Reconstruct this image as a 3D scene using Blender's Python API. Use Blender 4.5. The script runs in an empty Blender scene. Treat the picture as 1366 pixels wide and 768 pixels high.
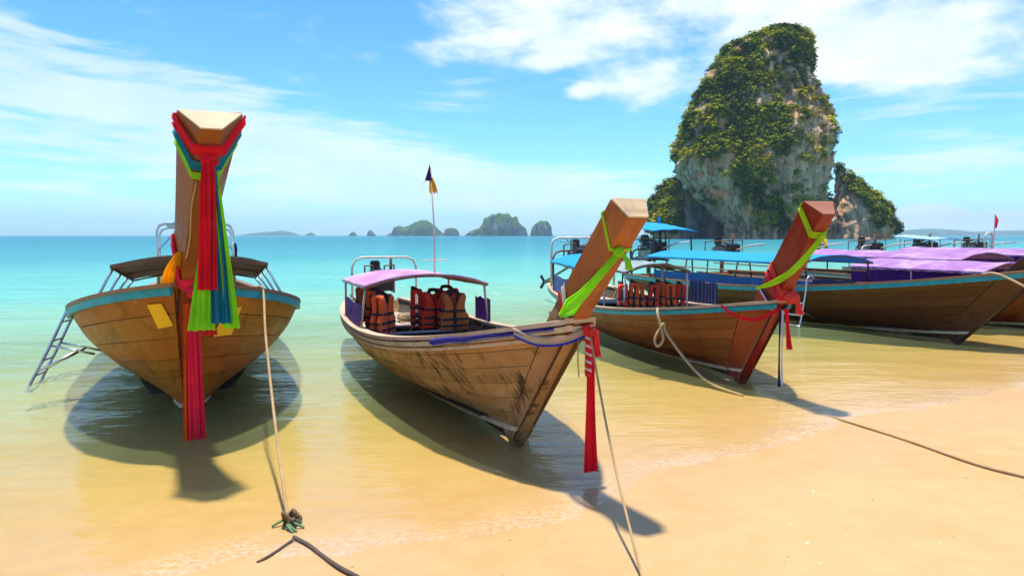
import bpy, bmesh, math, random
import numpy as np
from mathutils import Vector, Matrix, noise as mnoise

R = math.radians
random.seed(7)
rng = np.random.default_rng(7)
scene = bpy.context.scene
col = scene.collection

# ------------------------------------------------------------------ camera
EYE = 1.75                       # eye height above the sea
FPX = 911.0                      # focal length in photo pixels (24 mm lens)
PITCH = math.atan(70.0 / FPX)
cam_data = bpy.data.cameras.new('camera')
cam_data.lens = 24.0
cam_data.sensor_width = 36.0
cam_data.clip_start = 0.05
cam_data.clip_end = 60000
cam = bpy.data.objects.new('camera', cam_data)
cam.location = (0, 0, EYE)
cam.rotation_euler = (R(90) - PITCH, 0, 0)
col.objects.link(cam)
scene.camera = cam

# ------------------------------------------------------------------ sun, exposure
SUN_EL = R(81)
SUN_AZ = R(-14)                    # bearing from +Y towards +X where the sun stands
sun_data = bpy.data.lights.new('sun', 'SUN')
sun_data.energy = 2.05
sun_data.angle = R(2.2)
sun_data.color = (1.0, 0.94, 0.84)
sun = bpy.data.objects.new('sun', sun_data)
sdir = Vector((math.sin(SUN_AZ) * math.cos(SUN_EL), math.cos(SUN_AZ) * math.cos(SUN_EL), math.sin(SUN_EL)))
sun.rotation_euler = sdir.to_track_quat('Z', 'Y').to_euler()
sun.location = (0, 0, 40)
col.objects.link(sun)
vs = scene.view_settings
vs.view_transform = 'Standard'
vs.look = 'None'
vs.gamma = 1.0
vs.exposure = 1.86
scene.cycles.use_denoising = True
scene.cycles.max_bounces = 10
scene.cycles.diffuse_bounces = 5
scene.cycles.transparent_max_bounces = 16
scene.cycles.volume_bounces = 0
scene.cycles.caustics_reflective = False
scene.cycles.caustics_refractive = False


# ------------------------------------------------------------------ node helper
class NT:
    def __init__(s, nt):
        s.nt = nt
        nt.nodes.clear()

    def n(s, kind, ins=None, out=0, **props):
        nd = s.nt.nodes.new(kind)
        for k, v in props.items():
            setattr(nd, k, v)
        for k, v in (ins or {}).items():
            sock = nd.inputs[k]
            if isinstance(v, bpy.types.NodeSocket):
                s.nt.links.new(v, sock)
            else:
                sock.default_value = v
        return nd.outputs[out] if out is not None else nd

    def m(s, op, a, b=None, c=None, clamp=False):
        ins = {0: a}
        if b is not None: ins[1] = b
        if c is not None: ins[2] = c
        return s.n('ShaderNodeMath', ins, operation=op, use_clamp=clamp)

    def ss(s, v, lo, hi, a=0.0, b=1.0):
        return s.n('ShaderNodeMapRange', {'Value': v, 'From Min': lo, 'From Max': hi, 'To Min': a, 'To Max': b},
                   interpolation_type='SMOOTHSTEP')

    def mix(s, f, a, b, blend='MIX'):
        nd = s.nt.nodes.new('ShaderNodeMix')
        nd.data_type = 'RGBA'
        nd.blend_type = blend
        for i, v in ((0, f), (6, a), (7, b)):
            if isinstance(v, bpy.types.NodeSocket):
                s.nt.links.new(v, nd.inputs[i])
            else:
                nd.inputs[i].default_value = v if i == 0 else (*v[:3], 1)
        return nd.outputs[2]

    def noise(s, vec, scale=5, detail=4, rough=0.55, dist=0.0, dim='3D'):
        ins = {'Scale': scale, 'Detail': detail, 'Roughness': rough, 'Distortion': dist}
        if vec is not None: ins['Vector'] = vec
        return s.n('ShaderNodeTexNoise', ins, noise_dimensions=dim)

    def mapping(s, vec, scale=(1, 1, 1), rot=(0, 0, 0), loc=(0, 0, 0)):
        return s.n('ShaderNodeMapping', {'Vector': vec, 'Scale': scale, 'Rotation': rot, 'Location': loc})

    def ramp(s, f, stops, interp='LINEAR'):
        nd = s.n('ShaderNodeValToRGB', {'Fac': f}, out=None)
        cr = nd.color_ramp
        cr.interpolation = interp
        while len(cr.elements) < len(stops): cr.elements.new(0.5)
        for e, (p, c) in zip(cr.elements, stops):
            e.position = p
            e.color = (*c, 1) if len(c) == 3 else c
        return nd.outputs[0]


def new_mat(name):
    mt = bpy.data.materials.new(name)
    mt.use_nodes = True
    return mt, NT(mt.node_tree)


# ------------------------------------------------------------------ sky
world = bpy.data.worlds.new('World')
scene.world = world
world.use_nodes = True
world.cycles.sampling_method = 'MANUAL'
world.cycles.sample_map_resolution = 256
w = NT(world.node_tree)
dirv = w.n('ShaderNodeTexCoord', out=0)
sep = w.n('ShaderNodeSeparateXYZ', {0: dirv}, out=None)
az = w.m('ARCTAN2', sep.outputs[0], sep.outputs[1])
el = w.m('ARCSINE', sep.outputs[2])
sky = w.n('ShaderNodeTexSky', sky_type='NISHITA', sun_disc=False, sun_elevation=SUN_EL, sun_rotation=SUN_AZ,
          altitude=0, air_density=1.0, dust_density=0.6, ozone_density=2.2)
SKY_STRENGTH = 0.064


def sky_az(px): return math.atan((px - 683) / FPX)
def sky_el(px, py):
    return math.atan((314 - py) / math.hypot(FPX, px - 683))


def blob(px, py, sx, sy, rot=0.0, gain=1.0):
    v = w.n('ShaderNodeMapping', {'Vector': ae, 'Location': (sky_az(px), sky_el(px, py), 0), 'Rotation': (0, 0, R(rot)),
                                  'Scale': (1.4 * sx / FPX, 1.4 * sy / FPX, 1)}, vector_type='TEXTURE')
    return w.n('ShaderNodeTexGradient', {0: v}, out=1, gradient_type='SPHERICAL'), gain * 1.25


def total(lst):
    t = 0.0
    for b, g in lst: t = w.m('MULTIPLY_ADD', b, g, t)
    return t


ae = w.n('ShaderNodeCombineXYZ', {0: az, 1: el, 2: 0.0})
# thin streaked cirrus, long across, with finer fibres
warp = w.noise(ae, 3.0, 1, 0.5, 0, '2D')
wv = w.n('ShaderNodeVectorMath', {0: ae, 1: w.n('ShaderNodeVectorMath', {0: warp, 3: 0.05}, operation='SCALE')}, operation='ADD')
st = w.mapping(wv, (2.0, 13.0, 1.0), (0, 0, R(7)), (3.1, 0.4, 0))
n_str = w.noise(st, 2.3, 5, 0.62, 0, '2D')
fib = w.mapping(wv, (5.0, 46.0, 1.0), (0, 0, R(9)), (1.7, 3.3, 0))
n_fib = w.noise(fib, 1.5, 3, 0.6, 0, '2D')
n_str = w.m('ADD', w.m('MULTIPLY', n_str, 0.55), w.m('MULTIPLY', n_fib, 0.45))
cov_str = total([blob(60, 180, 560, 80, -6, 0.17), blob(520, 225, 520, 60, -10, 0.27), blob(250, 270, 900, 50, 0, 0.10),
                 blob(640, 130, 120, 22, 6, 0.22), blob(1180, 220, 140, 30, 0, 0.20), blob(1000, 150, 160, 14, -4, 0.12),
                 blob(0, 30, 300, 60, -15, 0.18), blob(1250, 120, 200, 70, -25, 0.2)])
d_str = w.ss(w.m('ADD', n_str, w.m('SUBTRACT', cov_str, 0.37)), 0.24, 0.54)
d_str = w.m('MULTIPLY', d_str, 0.70)
# puffier sheets
pf = w.mapping(wv, (4.0, 10.0, 1.0), (0, 0, R(-17)), (0.6, 2.2, 0))
n_puf = w.noise(pf, 1.5, 6, 0.6, 0, '2D')
cov_puf = total([blob(1000, -25, 430, 100, 4, 0.42), blob(680, 25, 170, 50, -16, 0.22), blob(1230, 60, 190, 70, -8, 0.35),
                 blob(850, 122, 78, 26, 0, 0.40), blob(735, 80, 40, 20, 20, 0.25), blob(772, 128, 22, 12, 0, 0.35),
                 blob(1170, 88, 80, 30, -5, 0.3), blob(1115, 70, 50, 25, 0, 0.2)])
rest = w.m('MAXIMUM', w.ss(el, 0.36, 0.60), w.ss(w.m('ABSOLUTE', az), 0.75, 1.1))   # sky beyond the picture, unseen broken cloud added there for fill light
cov_puf = w.m('MULTIPLY_ADD', rest, 0.16, cov_puf)
d_puf = w.ss(w.m('ADD', n_puf, w.m('SUBTRACT', cov_puf, 0.34)), 0.26, 0.70)
# small cumulus heads on the horizon
cu = w.mapping(ae, (15.0, 34.0, 1.0), (0, 0, 0), (0.2, 0.1, 0))
n_cu = w.noise(cu, 1.5, 4, 0.55, 0.0, '2D')
cov_cu = total([blob(1215, 292, 62, 22, 4, 0.55), blob(1300, 296, 44, 12, 0, 0.42), blob(1345, 293, 30, 10, 0, 0.4),
                blob(1268, 283, 22, 8, 0, 0.2), blob(1600, 290, 300, 20, 0, 0.25)])
d_cu = w.ss(w.m('ADD', n_cu, w.m('SUBTRACT', cov_cu, 0.42)), 0.42, 0.62)
dens = w.m('MAXIMUM', w.m('MAXIMUM', d_str, d_puf), d_cu, clamp=True)
sky_t = w.n('ShaderNodeHueSaturation', {'Hue': 0.497, 'Saturation': 1.30, 'Value': 1.0, 'Color': sky})
sky_t = w.mix(1.0, sky_t, (0.60, 0.83, 1.10), 'MULTIPLY')
low = w.ss(el, 0.0, 0.30, 1.0, 0.0)
sky_t = w.mix(low, sky_t, w.mix(1.0, sky_t, (0.90, 1.06, 1.06), 'MULTIPLY'))
c_shade = w.ss(n_puf, 0.35, 0.75)
c_col = w.mix(c_shade, (4.1, 4.6, 5.0), (5.1, 5.25, 5.4))
final = w.mix(w.m('MULTIPLY', dens, 0.93), sky_t, c_col)
bg = w.n('ShaderNodeBackground', {'Color': final, 'Strength': SKY_STRENGTH})
w.n('ShaderNodeOutputWorld', {'Surface': bg}, out=None)


# ------------------------------------------------------------------ picture geometry helpers (dev: where things stand)
def ray(px, py):
    a, b = (px - 683) / FPX, (384 - py) / FPX
    cp, sp = math.cos(PITCH), math.sin(PITCH)
    return Vector((a, cp + b * sp, -sp + b * cp))


def at(px, py, Y):
    d = ray(px, py)
    return Vector((0, 0, EYE)) + d * (Y / d.y)


def gnd(px, py, z=0.0):
    d = ray(px, py)
    return Vector((0, 0, EYE)) + d * ((z - EYE) / d.z)


# ------------------------------------------------------------------ tagging and mesh building
def tag(o, label=None, cat=None, group=None, kind=None):
    if label: o['label'] = label
    if cat: o['category'] = cat
    if group: o['group'] = group
    if kind: o['kind'] = kind
    return o


def empty(name, loc=(0, 0, 0), rz=0.0):
    o = bpy.data.objects.new(name, None)
    o.empty_display_size = 0.2
    o.location = loc
    o.rotation_euler = (0, 0, rz)
    col.objects.link(o)
    return o


class MB:
    """collects faces and links them as one mesh object"""
    def __init__(s):
        s.v, s.f, s.uv, s.mi = [], [], [], []

    def add(s, verts, faces, uvs=None):
        o = len(s.v)
        s.v += [tuple(p) for p in verts]
        for i, f in enumerate(faces):
            s.f.append([o + k for k in f])
            if uvs is not None:
                s.uv.append(uvs[i])
            else:
                s.uv.append([(verts[k][0], verts[k][2] + verts[k][1]) for k in f])
        return s

    def loft(s, rings, closed=True, caps=True, us=None, flip=False):
        n = len(rings[0])
        o = len(s.v)
        for r in rings: s.v += [tuple(p) for p in r]
        acc = [0.0]
        for i in range(1, len(rings)):
            acc.append(acc[-1] + (Vector(rings[i][0]) - Vector(rings[i - 1][0])).length)
        m = n if closed else n - 1
        per = [0.0]
        mid = rings[len(rings) // 2]
        for j in range(m):
            per.append(per[-1] + (Vector(mid[(j + 1) % n]) - Vector(mid[j])).length)
        for i in range(len(rings) - 1):
            for j in range(m):
                k = (j + 1) % n
                q = [o + i * n + j, o + i * n + k, o + (i + 1) * n + k, o + (i + 1) * n + j]
                u = [(acc[i], per[j]), (acc[i], per[j + 1]), (acc[i + 1], per[j + 1]), (acc[i + 1], per[j])]
                if flip: q.reverse(); u.reverse()
                s.f.append(q); s.uv.append(u)
        if caps and closed:
            for base, rv in ((0, True), (len(rings) - 1, False)):
                q = [o + base * n + j for j in range(n)]
                r0 = rings[base]
                u = [(p[1] + p[0] * .3, p[2]) for p in r0]
                if rv != flip: q.reverse(); u.reverse()
                s.f.append(q); s.uv.append(u)
        return s

    def tube(s, pts, rad, n=8, caps=True):
        pts = [Vector(p) for p in pts]
        if not isinstance(rad, (list, tuple)): rad = [rad] * len(pts)
        rings = []
        t0 = (pts[1] - pts[0]).normalized()
        ref = Vector((0, 0, 1)) if abs(t0.z) < 0.9 else Vector((1, 0, 0))
        a = t0.cross(ref).normalized()
        for i, p in enumerate(pts):
            t = (pts[min(i + 1, len(pts) - 1)] - pts[max(i - 1, 0)]).normalized()
            a = (a - t * a.dot(t))
            if a.length < 1e-6: a = t.orthogonal()
            a.normalize()
            b = t.cross(a)
            rings.append([p + (a * math.cos(2 * math.pi * k / n) + b * math.sin(2 * math.pi * k / n)) * rad[i] for k in range(n)])
        return s.loft(rings, True, caps, flip=True)

    def box(s, c, size, rot=None, bev=0.0):
        c = Vector(c); hx, hy, hz = size[0] / 2, size[1] / 2, size[2] / 2
        b = min(bev, hx * .9, hy * .9, hz * .9)
        if b <= 0:
            vs_ = [Vector((x, y, z)) for x in (-hx, hx) for y in (-hy, hy) for z in (-hz, hz)]
            fs = [(0, 1, 3, 2), (4, 6, 7, 5), (0, 4, 5, 1), (2, 3, 7, 6), (0, 2, 6, 4), (1, 5, 7, 3)]
        else:
            bm = bmesh.new()
            bmesh.ops.create_cube(bm, size=1)
            bmesh.ops.scale(bm, vec=(size[0], size[1], size[2]), verts=bm.verts)
            bmesh.ops.bevel(bm, geom=bm.edges[:] + bm.verts[:], offset=b, segments=1, affect='EDGES')
            bm.verts.index_update()
            vs_ = [v.co.copy() for v in bm.verts]
            fs = [[v.index for v in f.verts] for f in bm.faces]
            bm.free()
        loc = vs_
        if rot is not None:
            vs_ = [rot @ v for v in vs_]
        uvs = []
        for f in fs:
            nrm = (loc[f[1]] - loc[f[0]]).cross(loc[f[2]] - loc[f[0]])
            ax = max(range(3), key=lambda k: abs(nrm[k]))
            i, j = [k for k in range(3) if k != ax]
            uvs.append([(loc[k][i], loc[k][j]) for k in f])
        return s.add([v + c for v in vs_], fs, uvs)

    def build(s, name, mat, parent=None, smooth=False, auto=None):
        me = bpy.data.meshes.new(name)
        me.from_pydata(s.v, [], s.f)
        uvl = me.uv_layers.new(name='UVMap')
        flat = [c for f in s.uv for p in f for c in p]
        uvl.data.foreach_set('uv', flat)
        if smooth: me.polygons.foreach_set('use_smooth', [True] * len(me.polygons))
        me.materials.append(mat)
        me.update()
        if auto is not None:
            me.set_sharp_from_angle(angle=R(auto))
        o = bpy.data.objects.new(name, me)
        col.objects.link(o)
        if parent is not None: o.parent = parent
        return o


def grid_faces(nu, nv, closed_u=False):
    f = []
    for i in range(nu - (0 if closed_u else 1)):
        for j in range(nv - 1):
            a = i * nv + j
            b = ((i + 1) % nu) * nv + j
            f.append((a, b, b + 1, a + 1))
    return f


def np_mesh(name, verts, quads, mat, colors=None, smooth=False, attrs=None, parent=None):
    me = bpy.data.meshes.new(name)
    nv, nf = len(verts), len(quads)
    k = quads.shape[1]
    me.vertices.add(nv)
    me.vertices.foreach_set('co', np.ascontiguousarray(verts, dtype=np.float32).ravel())
    me.loops.add(nf * k)
    me.loops.foreach_set('vertex_index', np.ascontiguousarray(quads, dtype=np.int32).ravel())
    me.polygons.add(nf)
    me.polygons.foreach_set('loop_start', np.arange(0, nf * k, k, dtype=np.int32))
    if smooth: me.polygons.foreach_set('use_smooth', np.ones(nf, dtype=bool))
    me.update(calc_edges=True)
    if colors is not None:
        at_ = me.color_attributes.new('tint', 'FLOAT_COLOR', 'POINT')
        c4 = np.ones((nv, 4), dtype=np.float32); c4[:, :3] = colors
        at_.data.foreach_set('color', c4.ravel())
    for nm, arr in (attrs or {}).items():
        a_ = me.attributes.new(nm, 'FLOAT', 'POINT')
        a_.data.foreach_set('value', np.ascontiguousarray(arr, dtype=np.float32))
    me.validate()
    me.materials.append(mat)
    o = bpy.data.objects.new(name, me)
    col.objects.link(o)
    if parent is not None: o.parent = parent
    return o


def fbm(p, octv=4, gain=0.5):
    a, f, t = 1.0, 1.0, 0.0
    for _ in range(octv):
        t += a * mnoise.noise(Vector(p) * f)
        a *= gain; f *= 2.03
    return t


def lerp(a, b, t): return a + (b - a) * t


def interp(x, pts):
    if x <= pts[0][0]: return pts[0][1]
    for (x0, y0), (x1, y1) in zip(pts, pts[1:]):
        if x <= x1:
            return y0 + (y1 - y0) * (x - x0) / (x1 - x0)
    return pts[-1][1]


def catmull(P, n=8):
    P = [Vector(p) for p in P]
    out = []
    for i in range(len(P) - 1):
        p0, p1, p2, p3 = P[max(i - 1, 0)], P[i], P[i + 1], P[min(i + 2, len(P) - 1)]
        for k in range(n):
            t = k / n
            out.append(0.5 * ((2 * p1) + (p2 - p0) * t + (2 * p0 - 5 * p1 + 4 * p2 - p3) * t * t + (3 * p1 - p0 - 3 * p2 + p3) * t ** 3))
    out.append(P[-1])
    return out


# ------------------------------------------------------------------ materials
MT = {}


def plain(name, color, rough=0.6, metal=0.0, var=0.12, bump=0.0, bscale=60, spec=0.5):
    mt, t = new_mat(name)
    tc = t.n('ShaderNodeTexCoord', out=3)
    nz = t.noise(tc, 7, 5, 0.6)
    f = t.ss(nz, 0.3, 0.7)
    c = t.mix(f, tuple(x * (1 - var) for x in color), tuple(min(1, x * (1 + var)) for x in color))
    ins = {'Base Color': c, 'Roughness': rough, 'Metallic': metal, 'Specular IOR Level': spec}
    if bump:
        b = t.noise(tc, bscale, 3, 0.6)
        ins['Normal'] = t.n('ShaderNodeBump', {'Strength': bump, 'Distance': 0.01, 'Height': b})
    s = t.n('ShaderNodeBsdfPrincipled', ins)
    t.n('ShaderNodeOutputMaterial', {'Surface': s}, out=None)
    MT[name] = mt
    return mt


def wood(name, base, dark, light, stain=0.3, rough=0.5, grain=1.0, scuff=0.0, wear=0.2, coat=0.0, low_dark=0.0):
    """planks: grain runs along u, every plank (object) its own tone, stains and scratches on top"""
    mt, t = new_mat(name)
    uv = t.n('ShaderNodeTexCoord', out=2)
    ob = t.n('ShaderNodeTexCoord', out=3)
    rnd = t.n('ShaderNodeObjectInfo', out=5)
    off = t.n('ShaderNodeCombineXYZ', {0: t.m('MULTIPLY', rnd, 37.0), 1: t.m('MULTIPLY', rnd, 19.0), 2: 0.0})
    uvo = t.n('ShaderNodeVectorMath', {0: uv, 1: off}, operation='ADD')
    g1 = t.noise(t.mapping(uvo, (1.6, 26, 1)), 1.0 * grain, 6, 0.62, 0.6)
    g2 = t.noise(t.mapping(uvo, (5, 120, 1)), 1.0 * grain, 4, 0.6, 0.3)
    blot = t.noise(t.mapping(uvo, (1.3, 3.0, 1)), 1.5, 5, 0.6, 0.4)
    f = t.m('ADD', t.m('MULTIPLY', g1, 0.6), t.m('MULTIPLY', g2, 0.4))
    c = t.ramp(f, [(0.34, dark), (0.46, base), (0.58, base), (0.70, light)])
    c = t.mix(t.ss(blot, 0.35, 0.75, 0, 0.55), c, light)
    tone = t.n('ShaderNodeHueSaturation', {'Hue': t.ss(rnd, 0, 1, 0.490, 0.510), 'Saturation': 1.0,
                                           'Value': t.ss(t.noise(t.n('ShaderNodeCombineXYZ', {0: t.m('MULTIPLY', rnd, 91.7)}), 3, 0), 0.3, 0.7, 0.80, 1.18), 'Color': c})
    c = tone
    s1 = t.noise(t.mapping(ob, (2.2, 2.2, 1.5)), 1.3, 8, 0.68, 0.6)
    c = t.mix(t.m('MULTIPLY', t.ss(s1, 0.50, 0.68), stain), c, tuple(x * 0.28 for x in dark))
    if scuff:
        s2 = t.noise(t.mapping(ob, (15.0, 3.0, 3.6), (0, R(28), 0)), 1.0, 8, 0.68, 0.5)
        s3 = t.noise(t.mapping(ob, (2.0, 2.0, 1.8)), 1.0, 6, 0.65)
        sc = t.m('MULTIPLY', t.ss(s2, 0.47, 0.58), t.ss(s3, 0.42, 0.55))
        c = t.mix(t.m('MULTIPLY', sc, scuff), c, (0.025, 0.019, 0.012))
    if wear:
        w1 = t.noise(t.mapping(ob, (0.9, 0.9, 11), (0, R(60), 0)), 2.0, 6, 0.7, 0.3)
        c = t.mix(t.m('MULTIPLY', t.ss(w1, 0.66, 0.74), wear), c, tuple(min(1, x * 1.7 + 0.08) for x in light))
    bmp = t.m('ADD', t.m('MULTIPLY', g1, 0.5), t.m('MULTIPLY', g2, 0.5))
    nrm = t.n('ShaderNodeBump', {'Strength': 0.35, 'Distance': 0.006, 'Height': bmp})
    rg = t.ss(blot, 0.3, 0.7, rough - 0.1, rough + 0.15)
    s = t.n('ShaderNodeBsdfPrincipled', {'Base Color': c, 'Roughness': rg, 'Normal': nrm, 'Coat Weight': coat, 'Coat Roughness': 0.25,
                                         'Specular IOR Level': 0.28})
    t.n('ShaderNodeOutputMaterial', {'Surface': s}, out=None)
    MT[name] = mt
    return mt


def cloth(name, color, trans=0.35, var=0.10, weave=420.0, sheer=0.0, fade=None):
    mt, t = new_mat(name)
    uv = t.n('ShaderNodeTexCoord', out=2)
    ob = t.n('ShaderNodeTexCoord', out=3)
    nz = t.noise(ob, 4.0, 5, 0.6)
    c = t.mix(t.ss(nz, 0.3, 0.7), tuple(x * (1 - var) for x in color), tuple(min(1, x * (1 + var)) for x in color))
    if fade:
        nf = t.noise(ob, 1.7, 6, 0.62, 0.5)
        c = t.mix(t.ss(nf, 0.42, 0.66, 0, 0.8), c, fade)
    wv_ = t.noise(uv, weave, 1, 0.5)
    nrm = t.n('ShaderNodeBump', {'Strength': 0.25, 'Distance': 0.002, 'Height': wv_})
    d = t.n('ShaderNodeBsdfPrincipled', {'Base Color': c, 'Roughness': 0.75, 'Normal': nrm, 'Specular IOR Level': 0.25, 'Sheen Weight': 0.15})
    tr = t.n('ShaderNodeBsdfTranslucent', {'Color': c, 'Normal': nrm})
    s = t.n('ShaderNodeMixShader', {0: trans, 1: d, 2: tr})
    t.n('ShaderNodeOutputMaterial', {'Surface': s}, out=None)
    MT[name] = mt
    return mt


wood('hull_varnished', (0.29, 0.103, 0.013), (0.14, 0.042, 0.006), (0.40, 0.165, 0.026), 0.45, 0.5)
wood('hull_weathered', (0.37, 0.205, 0.080), (0.18, 0.086, 0.032), (0.50, 0.335, 0.165), 0.60, 0.62, scuff=0.9)
wood('hull_brown', (0.210, 0.056, 0.012), (0.090, 0.021, 0.006), (0.29, 0.100, 0.024), 0.50, 0.45)
wood('hull_dark', (0.085, 0.040, 0.014), (0.044, 0.019, 0.007), (0.125, 0.064, 0.023), 0.30, 0.5)
wood('prow_orange', (0.250, 0.056, 0.010), (0.120, 0.022, 0.005), (0.32, 0.092, 0.018), 0.30, 0.45, wear=0.3)
wood('prow_tan', (0.250, 0.072, 0.014), (0.120, 0.028, 0.007), (0.36, 0.130, 0.034), 0.45, 0.45, wear=0.35)
wood('prow_red', (0.250, 0.026, 0.007), (0.115, 0.012, 0.004), (0.32, 0.050, 0.013), 0.25, 0.36, wear=0.7, coat=0.15)
wood('end_grain', (0.50, 0.36, 0.20), (0.32, 0.20, 0.09), (0.60, 0.48, 0.31), 0.35, 0.7, wear=0.0, grain=0.5)
wood('end_grain_red', (0.30, 0.105, 0.05), (0.18, 0.05, 0.025), (0.40, 0.18, 0.10), 0.3, 0.6, wear=0.2, grain=0.5)
wood('rail_pale', (0.52, 0.37, 0.22), (0.34, 0.22, 0.11), (0.68, 0.54, 0.37), 0.35, 0.7)
wood('rail_brown', (0.24, 0.12, 0.055), (0.13, 0.06, 0.025), (0.34, 0.20, 0.10), 0.35, 0.6)
wood('deck_grey', (0.42, 0.33, 0.24), (0.26, 0.19, 0.13), (0.56, 0.47, 0.36), 0.35, 0.75)
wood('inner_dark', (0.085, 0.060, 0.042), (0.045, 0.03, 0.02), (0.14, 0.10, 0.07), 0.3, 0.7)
plain('caulk', (0.07, 0.036, 0.016), 0.8)
plain('caulk_pale', (0.17, 0.10, 0.045), 0.8)
plain('bottom_paint', (0.055, 0.030, 0.018), 0.6, var=0.3)
plain('cream_paint', (0.66, 0.55, 0.36), 0.6, var=0.2, bump=0.2)
plain('teal_paint', (0.006, 0.27, 0.30), 0.45, var=0.18, bump=0.15)
plain('thwart_paint', (0.055, 0.075, 0.105), 0.5, var=0.25)
plain('steel', (0.62, 0.60, 0.57), 0.30, 1.0, var=0.1)
plain('painted_pipe', (0.62, 0.56, 0.47), 0.5, 0.0, var=0.2)
plain('dark_metal', (0.055, 0.050, 0.047), 0.45, 0.6, var=0.4)
plain('rusty_metal', (0.20, 0.095, 0.045), 0.7, 0.3, var=0.5, bump=0.4)
plain('engine_grey', (0.24, 0.23, 0.21), 0.5, 0.5, var=0.4)
plain('engine_blue', (0.05, 0.13, 0.20), 0.5, 0.1, var=0.3)
plain('rubber', (0.025, 0.025, 0.027), 0.7)
plain('strap_black', (0.018, 0.018, 0.022), 0.75)
plain('sticker_yellow', (0.82, 0.50, 0.012), 0.55, var=0.05)
plain('skin', (0.35, 0.18, 0.11), 0.5, var=0.05)
plain('hair_black', (0.02, 0.016, 0.015), 0.6)
plain('kayak_teal', (0.03, 0.42, 0.36), 0.35)
plain('float_white', (0.75, 0.74, 0.70), 0.5)
cloth('cloth_red', (0.84, 0.008, 0.028), 0.50)
cloth('cloth_scarlet', (0.80, 0.045, 0.050), 0.50)
cloth('cloth_coral', (0.86, 0.10, 0.075), 0.50)
cloth('cloth_pink', (0.92, 0.035, 0.105), 0.50)
cloth('cloth_orange', (0.88, 0.20, 0.012), 0.50)
cloth('cloth_yellow', (0.88, 0.50, 0.010), 0.50)
cloth('cloth_lime', (0.40, 0.88, 0.025), 0.50)
cloth('cloth_chartreuse', (0.52, 0.82, 0.010), 0.50)
cloth('cloth_teal', (0.008, 0.28, 0.42), 0.50)
cloth('cloth_blue', (0.055, 0.055, 0.52), 0.50)
cloth('cloth_navy', (0.018, 0.03, 0.16), 0.50)
cloth('cloth_cream', (0.70, 0.58, 0.44), 0.50)
cloth('cloth_white', (0.80, 0.78, 0.76), 0.50)
cloth('jacket_orange', (0.88, 0.12, 0.016), 0.05, 0.2)
cloth('jacket_red', (0.76, 0.05, 0.018), 0.05, 0.2)
cloth('jacket_rust', (0.52, 0.13, 0.025), 0.05, 0.2)
cloth('tarp_pink', (0.56, 0.25, 0.46), 0.30, 0.12, 260, fade=(0.72, 0.50, 0.56))
cloth('tarp_purple', (0.40, 0.17, 0.43), 0.30, 0.1, 260, fade=(0.60, 0.40, 0.57))
cloth('tarp_blue', (0.008, 0.38, 0.70), 0.35, 0.06, 260)
cloth('tarp_sky', (0.42, 0.62, 0.78), 0.3, 0.1, 260)
cloth('tarp_greygreen', (0.30, 0.36, 0.35), 0.2, 0.2, 260)
cloth('tarp_brown', (0.26, 0.17, 0.10), 0.12, 0.25, 260)
cloth('curtain_purple', (0.13, 0.04, 0.24), 0.25, 0.25, fade=(0.30, 0.20, 0.36))
cloth('curtain_violet', (0.085, 0.012, 0.17), 0.25, 0.2)
cloth('curtain_blue', (0.012, 0.11, 0.34), 0.25, 0.15)
cloth('curtain_navy', (0.012, 0.03, 0.10), 0.2, 0.2)


def rope_mat(name, ca, cb, turns=55.0):
    mt, t = new_mat(name)
    uv = t.n('ShaderNodeTexCoord', out=2)
    wv_ = t.n('ShaderNodeTexWave', {'Vector': t.mapping(uv, (1, 1, 1), (0, 0, R(35))), 'Scale': turns, 'Distortion': 0.8}, out=1, wave_type='BANDS')
    nz = t.noise(t.n('ShaderNodeTexCoord', out=3), 9, 4)
    c = t.mix(t.ss(nz, 0.3, 0.7), ca, cb)
    c = t.mix(t.m('MULTIPLY', wv_, 0.35), c, tuple(x * 0.45 for x in ca))
    nrm = t.n('ShaderNodeBump', {'Strength': 0.8, 'Distance': 0.004, 'Height': wv_})
    s = t.n('ShaderNodeBsdfPrincipled', {'Base Color': c, 'Roughness': 0.85, 'Normal': nrm})
    t.n('ShaderNodeOutputMaterial', {'Surface': s}, out=None)
    MT[name] = mt


rope_mat('rope_tan', (0.50, 0.30, 0.115), (0.62, 0.42, 0.20))
rope_mat('rope_pale', (0.62, 0.46, 0.24), (0.72, 0.56, 0.33))
rope_mat('rope_brown', (0.20, 0.115, 0.05), (0.30, 0.18, 0.075))
rope_mat('rope_dark', (0.095, 0.060, 0.040), (0.15, 0.09, 0.055))
rope_mat('rope_green', (0.10, 0.26, 0.10), (0.20, 0.33, 0.14))

# ================================================================== THE SETTING
# shoreline: a straight line through SH0 along SHT, sea on the SHN side
SH0 = Vector((-0.68, 3.85, 0))
SHT = Vector((0.853, 0.522, 0)).normalized()
SHN = Vector((-SHT.y, SHT.x, 0))


def bed_z(x, y):
    p = Vector((x, y, 0)) - SH0
    o = p.dot(SHN); a = p.dot(SHT)
    o += 0.16 * math.sin(a * 0.9 + 0.6) + 0.08 * math.sin(a * 2.3)
    if o < 0:
        z = 0.062 * -o if o > -6 else 0.372 + 0.02 * (-6 - o)
        z = min(z, 2.5)
    elif o < 10:
        z = -0.050 * o
    else:
        z = -0.5 - 4.5 * (1 - math.exp(-(o - 10) / 70.0))
    k = 1.0 if abs(o) < 40 else 0.0
    if k:
        z += 0.012 * mnoise.noise((x * 0.45, y * 0.45, 1.3)) + 0.007 * mnoise.noise((x * 1.7, y * 1.7, 4.1))
        z += 0.0035 * mnoise.noise((x * 5.0, y * 5.0, 7.7))
        # soft sand ripples under the shallow water
        if o > 0.3: z += 0.003 * min(1, (o - .3)) * math.sin(o * 9 + 2.5 * mnoise.noise((x * .8, y * .8, 9)))
    return z


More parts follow.
